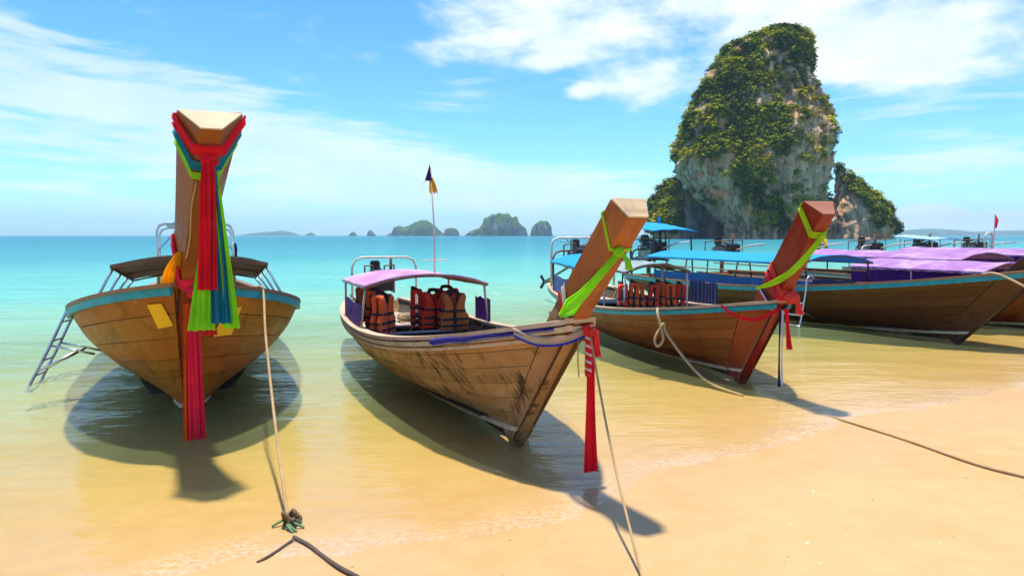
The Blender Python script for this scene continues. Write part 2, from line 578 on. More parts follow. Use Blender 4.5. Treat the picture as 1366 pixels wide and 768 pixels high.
def axis(fine0, fine1, step, lo, hi, grow=1.22):
    m = list(np.arange(fine0, fine1 + 1e-6, step))
    s, x = step, m[-1]
    while x < hi:
        s *= grow; x += s; m.append(min(x, hi))
    s, x = step, m[0]
    left = []
    while x > lo:
        s *= grow; x -= s; left.append(max(x, lo))
    return np.array(left[::-1] + m)


def sheet(name, aa, oo, zf, mat):
    V, dep = [], []
    for a in aa:
        for o in oo:
            p = SH0 + SHT * float(a) + SHN * float(o)
            z, d = zf(p.x, p.y, float(o))
            V.append((p.x, p.y, z)); dep.append(d)
    na, no = len(aa), len(oo)
    idx = np.arange(na * no).reshape(na, no)
    q = np.stack([idx[:-1, :-1], idx[1:, :-1], idx[1:, 1:], idx[:-1, 1:]], -1).reshape(-1, 4)
    ob = np_mesh(name, np.array(V), q, mat, smooth=True, attrs={'depth': np.array(dep)})
    tag(ob, kind='structure')
    return ob


# ---- sand
mt, t = new_mat('sand')
pos = t.n('ShaderNodeNewGeometry', out=0)
dep = t.n('ShaderNodeAttribute', attribute_name='depth', out=2)
big = t.noise(pos, 0.7, 3, 0.6)
mid = t.noise(pos, 5.0, 4, 0.6)
grainy = t.noise(pos, 240.0, 2, 0.7)
c = t.mix(t.ss(big, 0.3, 0.7), (0.43, 0.262, 0.105), (0.46, 0.295, 0.130))
c = t.mix(t.ss(mid, 0.35, 0.7, 0, 0.5), c, (0.49, 0.325, 0.155))
c = t.mix(t.ss(grainy, 0.56, 0.78, 0, 0.40), c, (0.24, 0.13, 0.055))
specks = t.n('ShaderNodeTexVoronoi', {'Vector': pos, 'Scale': 9.0, 'Randomness': 1.0}, out=0)
spk_gate = t.ss(t.noise(pos, 1.3, 3, 0.6), 0.52, 0.7)
c = t.mix(t.m('MULTIPLY', t.ss(specks, 0.055, 0.03), spk_gate), c, (0.17, 0.09, 0.045))
wet_n = t.noise(pos, 0.9, 2, 0.6)
wet = t.ss(t.m('ADD', dep, t.m('MULTIPLY', t.m('SUBTRACT', wet_n, 0.5), 0.10)), -0.10, -0.015)
c = t.mix(t.m('MULTIPLY', wet, 0.75), c, t.mix(1.0, c, (0.97, 0.93, 0.84), 'MULTIPLY'))
h = t.m('ADD', t.m('MULTIPLY', grainy, 0.25), t.m('ADD', t.m('MULTIPLY', mid, 1.0), t.m('MULTIPLY', t.noise(pos, 28, 4, 0.6), 0.5)))
nrm = t.n('ShaderNodeBump', {'Strength': t.ss(wet, 0, 1, 0.55, 0.15), 'Distance': 0.02, 'Height': h})
s = t.n('ShaderNodeBsdfPrincipled', {'Base Color': c, 'Roughness': t.ss(wet, 0, 1, 0.92, 0.45), 'Normal': nrm, 'Specular IOR Level': 0.3})
t.n('ShaderNodeOutputMaterial', {'Surface': s}, out=None)

aa = axis(-9, 11, 0.14, -9000, 9000, 1.3)
oo = axis(-7, 14, 0.10, -120, 9000, 1.3)
sheet('beach', aa, oo, lambda x, y, o: (lambda z: (z, -z))(bed_z(x, y)), mt)

# ---- sea
mt, t = new_mat('sea_water')
pos = t.n('ShaderNodeNewGeometry', out=0)
dep = t.n('ShaderNodeAttribute', attribute_name='depth', out=2)
dist = t.n('ShaderNodeVectorMath', {0: pos}, operation='LENGTH', out=1)
al = -math.atan2(SHT.y, SHT.x) * 0.35
m1 = t.mapping(pos, (1.0, 2.6, 1.0), (0, 0, al))
r1 = t.noise(m1, 0.55, 3, 0.55)
r2 = t.noise(m1, 2.3, 3, 0.6, 0.6)
r3 = t.noise(m1, 7.5, 1, 0.6)
r0 = t.noise(t.mapping(pos, (1.0, 3.4, 1.0), (0, 0, al)), 0.12, 3, 0.6)
shal = t.ss(dep, 0.05, 0.75, 0.12, 1.0)
hh = t.m('ADD', t.m('MULTIPLY_ADD', r0, 3.0, t.m('MULTIPLY', r1, 1.1)), t.m('ADD', t.m('MULTIPLY', r2, 0.34), t.m('MULTIPLY', r3, 0.07)))
nrm = t.n('ShaderNodeBump', {'Strength': t.m('MULTIPLY', shal, 0.9), 'Distance': 0.28, 'Height': hh})
body = t.ramp(t.m('DIVIDE', dep, 5.0), [(0.0, (0.60, 0.56, 0.20)), (0.04, (0.52, 0.62, 0.27)), (0.12, (0.33, 0.58, 0.36)), (0.22, (0.155, 0.45, 0.36)),
                                       (0.5, (0.062, 0.275, 0.285)), (1.0, (0.034, 0.185, 0.235))])
patch = t.noise(t.mapping(pos, (0.02, 0.075, 1)), 1.0, 4, 0.62)
body = t.mix(t.ss(patch, 0.35, 0.7, 0, 0.35), body, t.mix(1.0, body, (0.62, 0.86, 0.96), 'MULTIPLY'))
wave_shade = t.noise(t.mapping(pos, (0.30, 1.5, 1), (0, 0, al)), 1.0, 4, 0.65)
body = t.mix(t.ss(wave_shade, 0.42, 0.70, 0, 0.42), body, t.mix(1.0, body, (0.55, 0.80, 0.88), 'MULTIPLY'))  # light and dark of the wave faces, drawn as streaks into the water colour
dif = t.n('ShaderNodeBsdfDiffuse', {'Color': body, 'Normal': nrm})
tint = t.ramp(t.m('DIVIDE', dep, 1.6), [(0.0, (1, 1, 1)), (0.04, (0.99, 1.0, 0.82)), (0.13, (0.91, 1.0, 0.72)), (0.28, (0.79, 1.0, 0.68)), (0.6, (0.58, 0.93, 0.74)), (1.0, (0.38, 0.81, 0.70))])
tr = t.n('ShaderNodeBsdfTransparent', {'Color': tint})
fac = t.ramp(t.m('DIVIDE', dep, 2.0), [(0.0, (0, 0, 0)), (0.08, (0.12, 0.12, 0.12)), (0.20, (0.36, 0.36, 0.36)), (0.34, (0.66, 0.66, 0.66)), (0.55, (0.85, 0.85, 0.85)), (1.0, (0.98, 0.98, 0.98))])
mixb = t.n('ShaderNodeMixShader', {0: fac, 1: tr, 2: dif})
gl = t.n('ShaderNodeBsdfGlossy', {'Color': (0.92, 0.97, 1.0, 1), 'Roughness': 0.06, 'Normal': nrm})
fr = t.n('ShaderNodeFresnel', {'IOR': 1.33, 'Normal': nrm})
surf = t.n('ShaderNodeMixShader', {0: t.m('MINIMUM', t.m('MULTIPLY', fr, 0.60), 0.34), 1: mixb, 2: gl})
# foam lace along the edge of the swash
fn1 = t.noise(pos, 3.2, 4, 0.62)
lace = t.n('ShaderNodeTexVoronoi', {'Vector': t.n('ShaderNodeVectorMath', {0: pos, 1: t.n('ShaderNodeVectorMath', {0: t.noise(pos, 6, 3), 3: 0.35}, operation='SCALE')}, operation='ADD'),
                                    'Scale': 11.0, 'Randomness': 1.0}, out=0, feature='DISTANCE_TO_EDGE')
lace = t.ss(lace, 0.10, 0.01)
dj = t.m('ADD', dep, t.m('MULTIPLY', t.m('SUBTRACT', fn1, 0.5), 0.022))
edge = t.m('MULTIPLY', t.ss(dj, -0.004, 0.002), t.ss(dj, 0.020, 0.002))
band2 = t.m('MULTIPLY', t.ss(dj, 0.036, 0.046), t.ss(dj, 0.062, 0.050))
gate = t.ss(t.noise(pos, 0.8, 3, 0.6), 0.25, 0.60, 0.25, 1.0)
foam = t.m('MULTIPLY', t.m('MAXIMUM', t.m('MULTIPLY', edge, 0.9), t.m('MULTIPLY', band2, t.m('MULTIPLY', lace, 0.28))), gate, clamp=True)
foam = t.m('MULTIPLY', foam, t.ss(t.noise(pos, 26, 2, 0.65), 0.36, 0.66))
fo = t.n('ShaderNodeBsdfDiffuse', {'Color': (0.86, 0.84, 0.79, 1)})
surf = t.n('ShaderNodeMixShader', {0: t.m('MULTIPLY', foam, 0.18), 1: surf, 2: fo})
t.n('ShaderNodeOutputMaterial', {'Surface': surf}, out=None)


def sea_z(x, y, o):
    z = 0.0
    b = bed_z(x, y)
    d = -b
    if -1 < o < 60 and abs(x) < 40:
        k = min(1.0, max(0.0, d / 0.5)) * 0.75 + (0.06 if d > 0 else 0.0)
        ph = o + 0.15 * x
        wv_ = 0.014 * math.sin(ph * 3.1 + 2.6 * mnoise.noise((x * .5, y * .5, 2))) + 0.022 * mnoise.noise((x * 0.9, y * 1.7, 5.5)) + 0.010 * mnoise.noise((x * 2.3, y * 4.2, 8.5))
        z = k * wv_ * (1 if o < 30 else (60 - o) / 30)
    return z, d


aa = axis(-12, 12, 0.16, -9000, 9000, 1.3)
oo = axis(-0.8, 17, 0.09, -1.2, 9000, 1.22)
sheet('sea', aa, oo, sea_z, mt)

# ------------------------------------------------------------------ limestone and jungle materials


def rock_material(name, s=1.0, pale=(0.80, 0.50, 0.27), dark=(0.16, 0.108, 0.070), rust=(0.74, 0.29, 0.08), green=None):
    mt, t = new_mat(name)
    ob = t.n('ShaderNodeTexCoord', out=3)
    st_ = t.noise(t.mapping(ob, (0.16 * s, 0.16 * s, 0.022 * s)), 1.0, 8, 0.65, 0.8)
    st2 = t.noise(t.mapping(ob, (0.55 * s, 0.55 * s, 0.06 * s)), 1.0, 6, 0.65, 0.5)
    bl = t.noise(ob, 0.06 * s, 6, 0.6, 0.4)
    f = t.m('ADD', t.m('MULTIPLY', st_, 0.55), t.m('MULTIPLY', st2, 0.45))
    c = t.ramp(f, [(0.34, dark), (0.47, tuple(lerp(a, b, .45) for a, b in zip(dark, pale))), (0.56, pale), (0.70, tuple(min(1, x * 1.35) for x in pale))])
    c = t.mix(t.m('MULTIPLY', t.ss(bl, 0.49, 0.60), t.ss(st_, 0.38, 0.58)), c, rust)
    if green is not None:
        gn = t.noise(ob, 0.055 * s, 8, 0.68, 0.3)
        up = t.n('ShaderNodeSeparateXYZ', {0: t.n('ShaderNodeNewGeometry', out=1)}, out=2)
        k = t.ss(t.m('ADD', gn, t.m('MULTIPLY', up, 0.38)), 0.55, 0.66)
        gv = t.noise(ob, 0.5 * s, 5, 0.7)
        gc = t.ramp(gv, [(0.3, tuple(x * 0.45 for x in green)), (0.55, green), (0.75, tuple(min(1, x * 1.8) for x in green))])
        c = t.mix(k, c, gc)
    hb = t.m('ADD', t.m('MULTIPLY', st2, 1.0), t.m('MULTIPLY', t.noise(ob, 0.9 * s, 7, 0.65), 0.8))
    nrm = t.n('ShaderNodeBump', {'Strength': 0.9, 'Distance': 1.1 / s, 'Height': hb})
    sh = t.n('ShaderNodeBsdfPrincipled', {'Base Color': c, 'Roughness': 0.9, 'Normal': nrm, 'Specular IOR Level': 0.2})
    t.n('ShaderNodeOutputMaterial', {'Surface': sh}, out=None)
    MT[name] = mt
    return mt


rock_material('limestone', 1.0)
rock_material('limestone_stain_shade', 1.0, (0.20, 0.16, 0.12), (0.05, 0.042, 0.036), (0.26, 0.13, 0.06))  # black-stained rock for the cave wall, with recess shade painted into its colour
rock_material('island_rock', 0.12, (0.30, 0.27, 0.25), (0.09, 0.09, 0.095), (0.30, 0.20, 0.14), green=(0.070, 0.135, 0.030))
rock_material('far_hill', 0.02, (0.16, 0.17, 0.15), (0.06, 0.08, 0.06), (0.14, 0.14, 0.10), green=(0.05, 0.10, 0.035))

mt, t = new_mat('jungle_leaf')
ca = t.n('ShaderNodeVertexColor', layer_name='tint')
d = t.n('ShaderNodeBsdfDiffuse', {'Color': ca})
trn = t.n('ShaderNodeBsdfTranslucent', {'Color': t.mix(1.0, ca, (1.0, 1.0, 0.5), 'MULTIPLY')})
s = t.n('ShaderNodeMixShader', {0: 0.48, 1: d, 2: trn})
t.n('ShaderNodeOutputMaterial', {'Surface': s}, out=None)
MT['leaf'] = mt


def leaf_mass(name, centers, normals, radii, parent, nleaf=40, leaf=0.29, palette=None):
    """bushes of separate leaf sprays: every bush a lumpy shell of small tilted quads"""
    palette = palette or [(0.20, 0.245, 0.012), (0.29, 0.32, 0.012), (0.38, 0.37, 0.012), (0.090, 0.140, 0.014), (0.44, 0.385, 0.015), (0.14, 0.185, 0.014)]
    C = np.array(centers); Nn = np.array(normals); Rr = np.array(radii)
    nb = len(C)
    pal = np.array(palette)
    order = np.argsort(pal.sum(1)); pal = pal[order]
    fld = np.array([0.5 + 0.75 * mnoise.noise(Vector(c) * 0.07) + 0.25 * mnoise.noise(Vector(c) * 0.31) for c in centers]) + rng.normal(0, 0.16, nb)
    base = pal[np.clip((fld * len(pal)).astype(int), 0, len(pal) - 1)] * rng.uniform(0.6, 1.3, (nb, 1))
    dirs = rng.normal(size=(nb, nleaf, 3)); dirs /= np.linalg.norm(dirs, axis=2, keepdims=True)
    dirs = dirs + Nn[:, None, :] * 0.45 + np.array([0, 0, 0.35])
    dirs /= np.linalg.norm(dirs, axis=2, keepdims=True)
    rad = Rr[:, None] * rng.uniform(0.45, 1.08, (nb, nleaf))
    P = C[:, None, :] + dirs * rad[:, :, None] * np.array([1.1, 1.1, 0.85])
    nrm_ = dirs * 0.8 + np.array([0, 0, 1.0]) + rng.normal(size=(nb, nleaf, 3)) * 0.35
    nrm_ /= np.linalg.norm(nrm_, axis=2, keepdims=True)
    ax = rng.normal(size=(nb, nleaf, 3)); ax = ax - nrm_ * np.sum(ax * nrm_, 2, keepdims=True)
    ax /= np.linalg.norm(ax, axis=2, keepdims=True)
    bx_ = np.cross(nrm_, ax); bx_ /= np.linalg.norm(bx_, axis=2, keepdims=True) + 1e-9
    sz = (Rr[:, None] * leaf * rng.uniform(0.6, 1.3, (nb, nleaf)))[:, :, None]
    q = np.stack([P - ax * sz - bx_ * sz * .35, P + ax * sz * .2 - bx_ * sz * .75, P + ax * sz + bx_ * sz * .3, P - ax * sz * .2 + bx_ * sz * .75], 2)
    V = q.reshape(-1, 3)
    cc = base[:, None, :] * rng.uniform(0.7, 1.3, (nb, nleaf, 1))
    cc = np.repeat(cc[:, :, None, :], 4, 2).reshape(-1, 3)
    F = np.arange(len(V)).reshape(-1, 4)
    ob = np_mesh(name, V, F, MT['leaf'], colors=cc, parent=parent)
    tag(ob, kind='stuff')
    return ob


def tower(name, label, cat, Y, outline, depth_ratio, veg, nz=84, nth=150, amp=1.0, seed=0.0, nb=1500, br=(1.1, 2.6), yoff=0.0, flute=1.0, mat='limestone'):
    """sea stack lofted through its left and right outline (photo pixels at distance Y), fluted and pitted, with bushes where veg() says so"""
    ppm = FPX / Y
    hs = [(314 - y) / ppm * 0.945 + EYE for (y, l, r) in outline]
    zl = [(z, (l - 683) / ppm) for z, (y, l, r) in zip(hs, outline)][::-1]
    zr = [(z, (r - 683) / ppm) for z, (y, l, r) in zip(hs, outline)][::-1]
    top = hs[0]
    cx0 = (interp(0, zl) + interp(0, zr)) / 2
    root = empty(name, (cx0, Y + yoff, 0))
    tag(root, label, cat)
    V = []
    zs = [-4.0] + [top * (1 - (1 - i / (nz - 1)) ** 1.15) for i in range(nz)]
    for zi, z in enumerate(zs):
        l, r = interp(max(z, 0), zl), interp(max(z, 0), zr)
        cx, a = (l + r) / 2 - cx0, (r - l) / 2
        if zi == len(zs) - 1: a *= 0.35
        b = a * depth_ratio
        notch = 1.6 * amp * math.exp(-((z - 2.0) / 2.2) ** 2)
        for j in range(nth):
            th = 2 * math.pi * j / nth
            c_, s_ = math.cos(th), math.sin(th)
            c_ = math.copysign(abs(c_) ** 0.8, c_); s_ = math.copysign(abs(s_) ** 0.8, s_)
            x, y = cx + a * c_, b * s_ + 0.25 * z
            nrm = Vector((c_ / max(a, 1), s_ / max(b, 1), 0)).normalized()
            p = Vector((x, y, z))
            k = min(1.0, a / 8)
            dsp = 2.2 * flute * mnoise.noise(Vector((x * .16, y * .16, z * .022 + seed)))
            dsp += 1.5 * flute * mnoise.noise(Vector((x * .42, y * .42, z * .05 + seed + 9)))
            dsp += 2.4 * fbm(Vector((x * .05, y * .05, z * .06 + seed + 3)), 3)
            dsp += 1.7 * fbm(Vector((p.x * .22, p.y * .22, p.z * .30 + seed)), 4)
            dsp += 0.6 * mnoise.noise(p * .9)
            cr = abs(mnoise.noise(Vector((x * .22, y * .22, z * .018 + seed + 20))))
            dsp -= 2.4 * max(0.0, 0.10 - cr) / 0.10
            cr = abs(mnoise.noise(Vector((x * .12, y * .12, z * .16 + seed + 31))))
            dsp -= 1.3 * max(0.0, 0.07 - cr) / 0.07
            p = p + nrm * (dsp * amp * k - notch * k - (1.3 + 0.2 * z / top) * k)
            kk = (Y + 0.25 * z) / Y
            p.x = (p.x + cx0) * kk - cx0
            p.z = p.z * kk if z > 0 else p.z
            p.z += 1.3 * amp * k * mnoise.noise(Vector((x * .2, y * .2, z * .2 + 5))) * (1 if z > 3 else 0)
            V.append(p)
    nzz = len(zs)
    faces = grid_faces(nzz, nth)
    for i in range(nzz - 1): faces.append((i * nth + nth - 1, (i + 1) * nth + nth - 1, (i + 1) * nth, i * nth))
    faces = [tuple(reversed(f)) for f in faces]
    topc = len(V)
    tc = sum((V[(nzz - 1) * nth + j] for j in range(nth)), Vector()) / nth + Vector((0, 0, 0.6))
    V.append(tc)
    mb = MB()
    mb.v = [tuple(p) for p in V]
    mb.f = [list(f) for f in faces] + [[(nzz - 1) * nth + j, (nzz - 1) * nth + (j + 1) % nth, topc] for j in range(nth)]
    mb.uv = [[(0, 0)] * len(f) for f in mb.f]
    ob = mb.build('rock_face', MT[mat], root, smooth=True)
    # bushes
    me = ob.data
    cs, ns, rs = [], [], []
    polys = [p for p in me.polygons if p.center.z > 2.5]
    areas = np.array([p.area for p in polys]); areas /= areas.sum()
    rnd = random.Random(int(seed * 10) + 3)
    pick = rng.choice(len(polys), size=nb * 8, p=areas)
    for pi in pick:
        p = polys[int(pi)]
        c_ = p.center
        if p.normal.y > 0.55: continue
        l, r = interp(c_.z, zl) - cx0, interp(c_.z, zr) - cx0
        fx = (c_.x - (l + r) / 2) / max(1.0, (r - l) / 2)
        pr = veg(fx, c_.z / top, c_, p.normal)
        if rnd.random() > pr: continue
        rr = br[0] * 0.7 + (br[1] * 1.35 - br[0] * 0.7) * rnd.random() ** 2.2
        cs.append(c_ + p.normal * rr * 0.25); ns.append(p.normal.copy()); rs.append(rr)
        if len(cs) >= nb: break
    leaf_mass('jungle_foliage', cs, ns, rs, root)
    return root


def veg_main(fx, fz, c, n):
    cl = 0.5 + 0.9 * mnoise.noise(c * 0.085 + Vector((3, 1, 7))) + 0.45 * mnoise.noise(c * 0.23)
    if fz > 0.86: p = 1.0
    elif fz > 0.40:
        p = 1.0 if fx < 0.28 else 0.15
        if 0.66 < fz < 0.8 and -0.7 < fx < -0.1: p *= 0.6
        if fx < -0.85: p = 0.9
    else:
        p = 0.85 if -0.38 < fx < 0.12 else (0.05 if fx < 0 else 0.10)
        if fx > 0.9: p = 0.12
        if fz < 0.06: p = 0.0
    return max(0.0, p * max(0.0, min(1.0, (cl - 0.10) * 2.8)))


OUT_MAIN = [(34, 1015, 1060), (38, 1003, 1068), (44, 991, 1072), (60, 965, 1074), (81, 946, 1076), (101, 937, 1080), (121, 931, 1086), (141, 921, 1094), (161, 913, 1099),
            (181, 909, 1102), (202, 899, 1103), (222, 897, 1098), (236, 903, 1094), (250, 916, 1093), (268, 930, 1093), (284, 944, 1094), (300, 958, 1098), (312, 962, 1104), (319, 964, 1106)]
tower('limestone_rock', 'tall limestone sea stack covered in green jungle, towering behind the boats', 'sea rock', 330, OUT_MAIN, 0.72, veg_main, 110, 190, 1.15, 0.0, 8200, (0.7, 2.3), 0.0, 1.3)


def veg_dense(fx, fz, c, n): return 0.9 if fz > 0.13 else 0.0
def veg_right(fx, fz, c, n):
    cl = 0.5 + 0.9 * mnoise.noise(c * 0.12)
    return (0.95 if fx > 0.15 else 0.0) * max(0, min(1, cl * 1.5)) if fz > 0.1 else 0.0


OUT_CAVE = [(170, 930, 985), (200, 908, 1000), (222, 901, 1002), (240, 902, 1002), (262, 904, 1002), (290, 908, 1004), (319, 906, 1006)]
tower('limestone_crag', 'dark overhung cave wall under the left side of the tall rock', 'sea rock', 342, OUT_CAVE, 0.5, lambda fx, fz, c, n: 0.25 if fz > .8 else 0.0, 40, 90, 0.8, 4.2, 120, (1.0, 2.0), 0, 1.8, 'limestone_stain_shade')
OUT_LEFT = [(238, 892, 918), (244, 884, 922), (256, 874, 925), (272, 866, 930), (288, 862, 935), (302, 864, 940), (312, 868, 940), (319, 868, 942)]
tower('limestone_crag', 'low bushy crag at the left foot of the tall rock', 'sea rock', 352, OUT_LEFT, 0.9, veg_dense, 44, 90, 0.7, 7.1, 900, (1.0, 2.4))
OUT_RIGHT = [(219, 1113, 1119), (226, 1110, 1125), (236, 1109, 1136), (250, 1108, 1152), (262, 1107, 1168), (276, 1106, 1182), (292, 1105, 1190), (306, 1098, 1190), (319, 1094, 1188)]
tower('limestone_crag', 'sloping crag with bushes at the right foot of the tall rock', 'sea rock', 338, OUT_RIGHT, 0.7, veg_right, 56, 110, 0.8, 11.3, 900, (0.9, 2.3))


# ------------------------------------------------------------------ far islands
def island(name, label, Y, prof, mat='island_rock', cat='island', kind=None, thick=0.5, nu=70, nv=22, rough=1.0, seed=1.0):
    ppm = FPX / Y
    xs = [(x - 683) / ppm for x, y in prof]
    pr = [(xx, max(0.5, (314 - y) / ppm + EYE)) for xx, (x, y) in zip(xs, prof)]
    x0, x1 = xs[0], xs[-1]
    cx = (x0 + x1) / 2
    W = x1 - x0
    hmax = max(z for _, z in pr)
    V = []
    for i in range(nu):
        u = i / (nu - 1)
        x = lerp(x0, x1, u)
        z = interp(x, pr)
        half = thick * W * (0.25 + 0.75 * math.sin(math.pi * min(1, max(0, u)))) * 0.5
        for j in range(nv):
            v = -1 + 2 * j / (nv - 1)
            zz = z * max(0, 1 - abs(v) ** 3.2) ** 0.75
            p = Vector((x - cx, half * v, zz))
            k = hmax * 0.075 * rough * (1 if 0 < i < nu - 1 else 0)
            q = p / hmax
            p.z += k * fbm(q * 4.5 + Vector((seed, 0, 0)), 4) * min(1, zz / (hmax * .2 + 1e-6))
            p.y += k * 1.6 * fbm(q * Vector((5, 5, 1.8)) + Vector((0, seed, 0)), 3)
            p.x += k * 0.8 * fbm(q * 5 + Vector((0, 0, seed)), 3)
            if j in (0, nv - 1): p.z = -2
            V.append(p)
    mb = MB()
    mb.v = [tuple(p) for p in V]
    mb.f = [list(f) for f in grid_faces(nu, nv)]
    mb.uv = [[(0, 0)] * 4 for f in mb.f]
    ob = mb.build(name, MT[mat], None, smooth=True)
    ob.location = (cx, Y, 0)
    if kind: tag(ob, kind=kind)
    else: tag(ob, label, cat, 'karst islands on the horizon')
    return ob


island('island', 'large humped island with pale beach, to the right of the flag mast', 2100,
       [(620, 314), (626, 310), (636, 307), (644, 300), (646, 291), (656, 288), (664, 285.5), (676, 286), (688, 290), (693, 298), (700, 304), (704, 314)], seed=2.2)
island('island', 'rounded blue-green rock island just right of the large humped island', 2100,
       [(707, 314), (709, 306), (714, 298), (722, 295), (731, 296), (735, 303), (737, 314)], seed=5.1, thick=0.8)
island('island', 'wide peaked island behind the flag mast', 2500,
       [(516, 314), (523, 311), (526, 304), (533, 302), (540, 304), (548, 300), (558, 296), (566, 294), (574, 296), (582, 304), (590, 310), (594, 314)], seed=3.4)
island('island', 'small flat-topped islet beside the mast, right of the peaked island', 2500,
       [(592, 314), (594, 306), (601, 304), (608, 305), (612, 309), (613, 314)], seed=6.6, thick=0.8)
island('island', 'tiny stubby islet, the right one of a pair left of the peaked island', 2500, [(490, 314), (492, 308), (496, 307), (498, 310), (502, 314)], seed=8.2, thick=0.9, nu=30, nv=14)
island('island', 'tiny low islet, the left one of a pair left of the peaked island', 2500, [(465, 314), (468, 312), (471, 309), (473, 310), (477, 314)], seed=9.2, thick=0.9, nu=30, nv=14)
island('island', 'faint tiny pointed islet in the haze right of the tall ribboned prow', 4200, [(407, 314), (411, 312), (415, 310), (418, 311), (422, 314)], seed=1.2, thick=0.9, nu=30, nv=14)
island('island', 'low dark islet just left of the bushy crag', 1500, [(788, 314), (791, 309), (797, 305), (806, 303.5), (820, 304), (835, 307), (846, 314)], seed=4.9, thick=0.8)
island('hills', '', 6200, [(1150, 314), (1180, 309), (1210, 307), (1238, 305), (1262, 307), (1290, 310.5), (1316, 309), (1345, 307.5), (1380, 308), (1430, 305), (1520, 308), (1600, 314)],
       'far_hill', kind='structure', thick=0.3, rough=0.35, seed=2.9, nu=110)
island('hills', '', 6200, [(318, 314), (335, 311.5), (350, 310), (362, 309), (372, 308), (380, 307.5), (390, 310), (402, 314)],
       'far_hill', kind='structure', thick=0.3, rough=0.35, seed=7.7)

# ------------------------------------------------------------------ haze
mb = MB()
mb.box((0, 3000, 120), (24000, 13000, 262))
mt, t = new_mat('sea_haze')
vol = t.n('ShaderNodeVolumePrincipled', {'Color': (0.58, 0.87, 1.0, 1), 'Density': 0.00012, 'Anisotropy': 0.0})
t.n('ShaderNodeOutputMaterial', {'Volume': vol}, out=None)
hz = mb.build('haze', mt)
tag(hz, kind='stuff')

# ================================================================== LONGTAIL BOATS
class Hull:
    """hull form in boat axes: +x to the bow, +y to port, z up, origin where the stem meets the water"""
    def __init__(s, L=7.0, rake=1.7, ztop=1.9, zb=1.15, zm=0.55, zs=0.60, bm=1.0, bt=0.55, sm=0.45, pb=3.0, qb=0.7,
                 zk=-0.05, stem_w=0.07, vee=0.9, mid_w=0.30, lean=0.0, ps=2.2):
        s.__dict__.update(locals()); del s.__dict__['s']
        s.xg0 = s.stem_x(zb)

    def stem_x(s, z): return s.rake * z / s.ztop

    def half(s, q):
        if q > s.sm:
            b = s.bm * max(0.0, 1 - ((q - s.sm) / (1 - s.sm)) ** s.pb) ** s.qb
        else:
            b = s.bt + (s.bm - s.bt) * (1 - ((s.sm - q) / s.sm) ** s.ps)
        return max(b, s.stem_w)

    def gz(s, q):
        m = 0.38
        if q > m: return s.zm + (s.zb - s.zm) * ((q - m) / (1 - m)) ** 1.9
        return s.zm + (s.zs - s.zm) * ((m - q) / m) ** 2

    def P(s, q, t, side=1, off=0.0):
        def raw(q, t):
            zg = s.gz(q)
            zk = s.zk - 0.13 * math.sin(math.pi * min(1, max(0, q))) ** 0.8 + 0.16 * max(0, 0.25 - q) / 0.25
            w_ = s.mid_w + (s.vee - s.mid_w) * max(0, min(1, (q - 0.45) / 0.55)) ** 1.5
            yy = lerp(math.sin(math.pi / 2 * t), t ** 0.9, w_)
            zz = lerp(1 - math.cos(math.pi / 2 * t), t, w_)
            z = zk + (zg - zk) * zz
            xk = -s.L * (1 - q) + s.stem_x(zk) * q ** 8
            xg = lerp(-s.L - 0.28, s.xg0, q)
            x = lerp(xk, xg, zz)
            b = s.half(q)
            y = s.stem_w * 0.9 + (b - s.stem_w * 0.9) * yy if q > 0.9 else lerp(0.0, b, yy)
            if q > 0.9:
                y = lerp(lerp(0.0, b, yy), y, (q - 0.9) / 0.1)
            return Vector((x, y, z))
        p = raw(q, t)
        if off:
            e = 1e-3
            tq = raw(min(1, q + e), t) - raw(max(0, q - e), t)
            tt = raw(q, min(1, t + e)) - raw(q, max(0, t - e))
            n = tq.cross(tt) * -1
            if n.length > 1e-12:
                n.normalize()
                if n.y < 0 and t > 0.2: n = -n
                p = p + n * off
        p.y *= side
        return p

    def G(s, q, side=1, dy=0.0, dz=0.0):
        p = s.P(q, 1.0, 1)
        p.y += dy
        p.y *= side; p.z += dz
        return p

    def qx(s, x): return (x + s.L + 0.28) / (s.xg0 + s.L + 0.28)
    def width_at(s, x, z):
        q = max(0, min(1, s.qx(x)))
        lo, hi = 0.0, 1.0
        for _ in range(18):
            m = (lo + hi) / 2
            if s.P(q, m).z < z: lo = m
            else: hi = m
        return s.P(q, lo).y


def frange(a, b, n): return [a + (b - a) * i / (n - 1) for i in range(n)]


def brange(a, b, n):
    """like frange, crowding towards the bow where the sides close quickly"""
    if b < 0.93: return frange(a, b, n)
    return [a + (b - a) * (1 - (1 - i / (n - 1)) ** 2.2) for i in range(n)]


def sweep_rect(mb, pts, ups, w_, h):
    """rectangular moulding along pts; outward axis from ups (list of out vectors), h along z"""
    rings = []
    for p, o in zip(pts, ups):
        p = Vector(p); o = Vector(o)
        z = Vector((0, 0, 1))
        rings.append([p + o * w_ + z * h, p + o * w_ - z * h, p - o * w_ - z * h, p - o * w_ + z * h])
    mb.loft(rings, True, True)


def zb_frac(H): return (H.zb - 0.02) / H.ztop


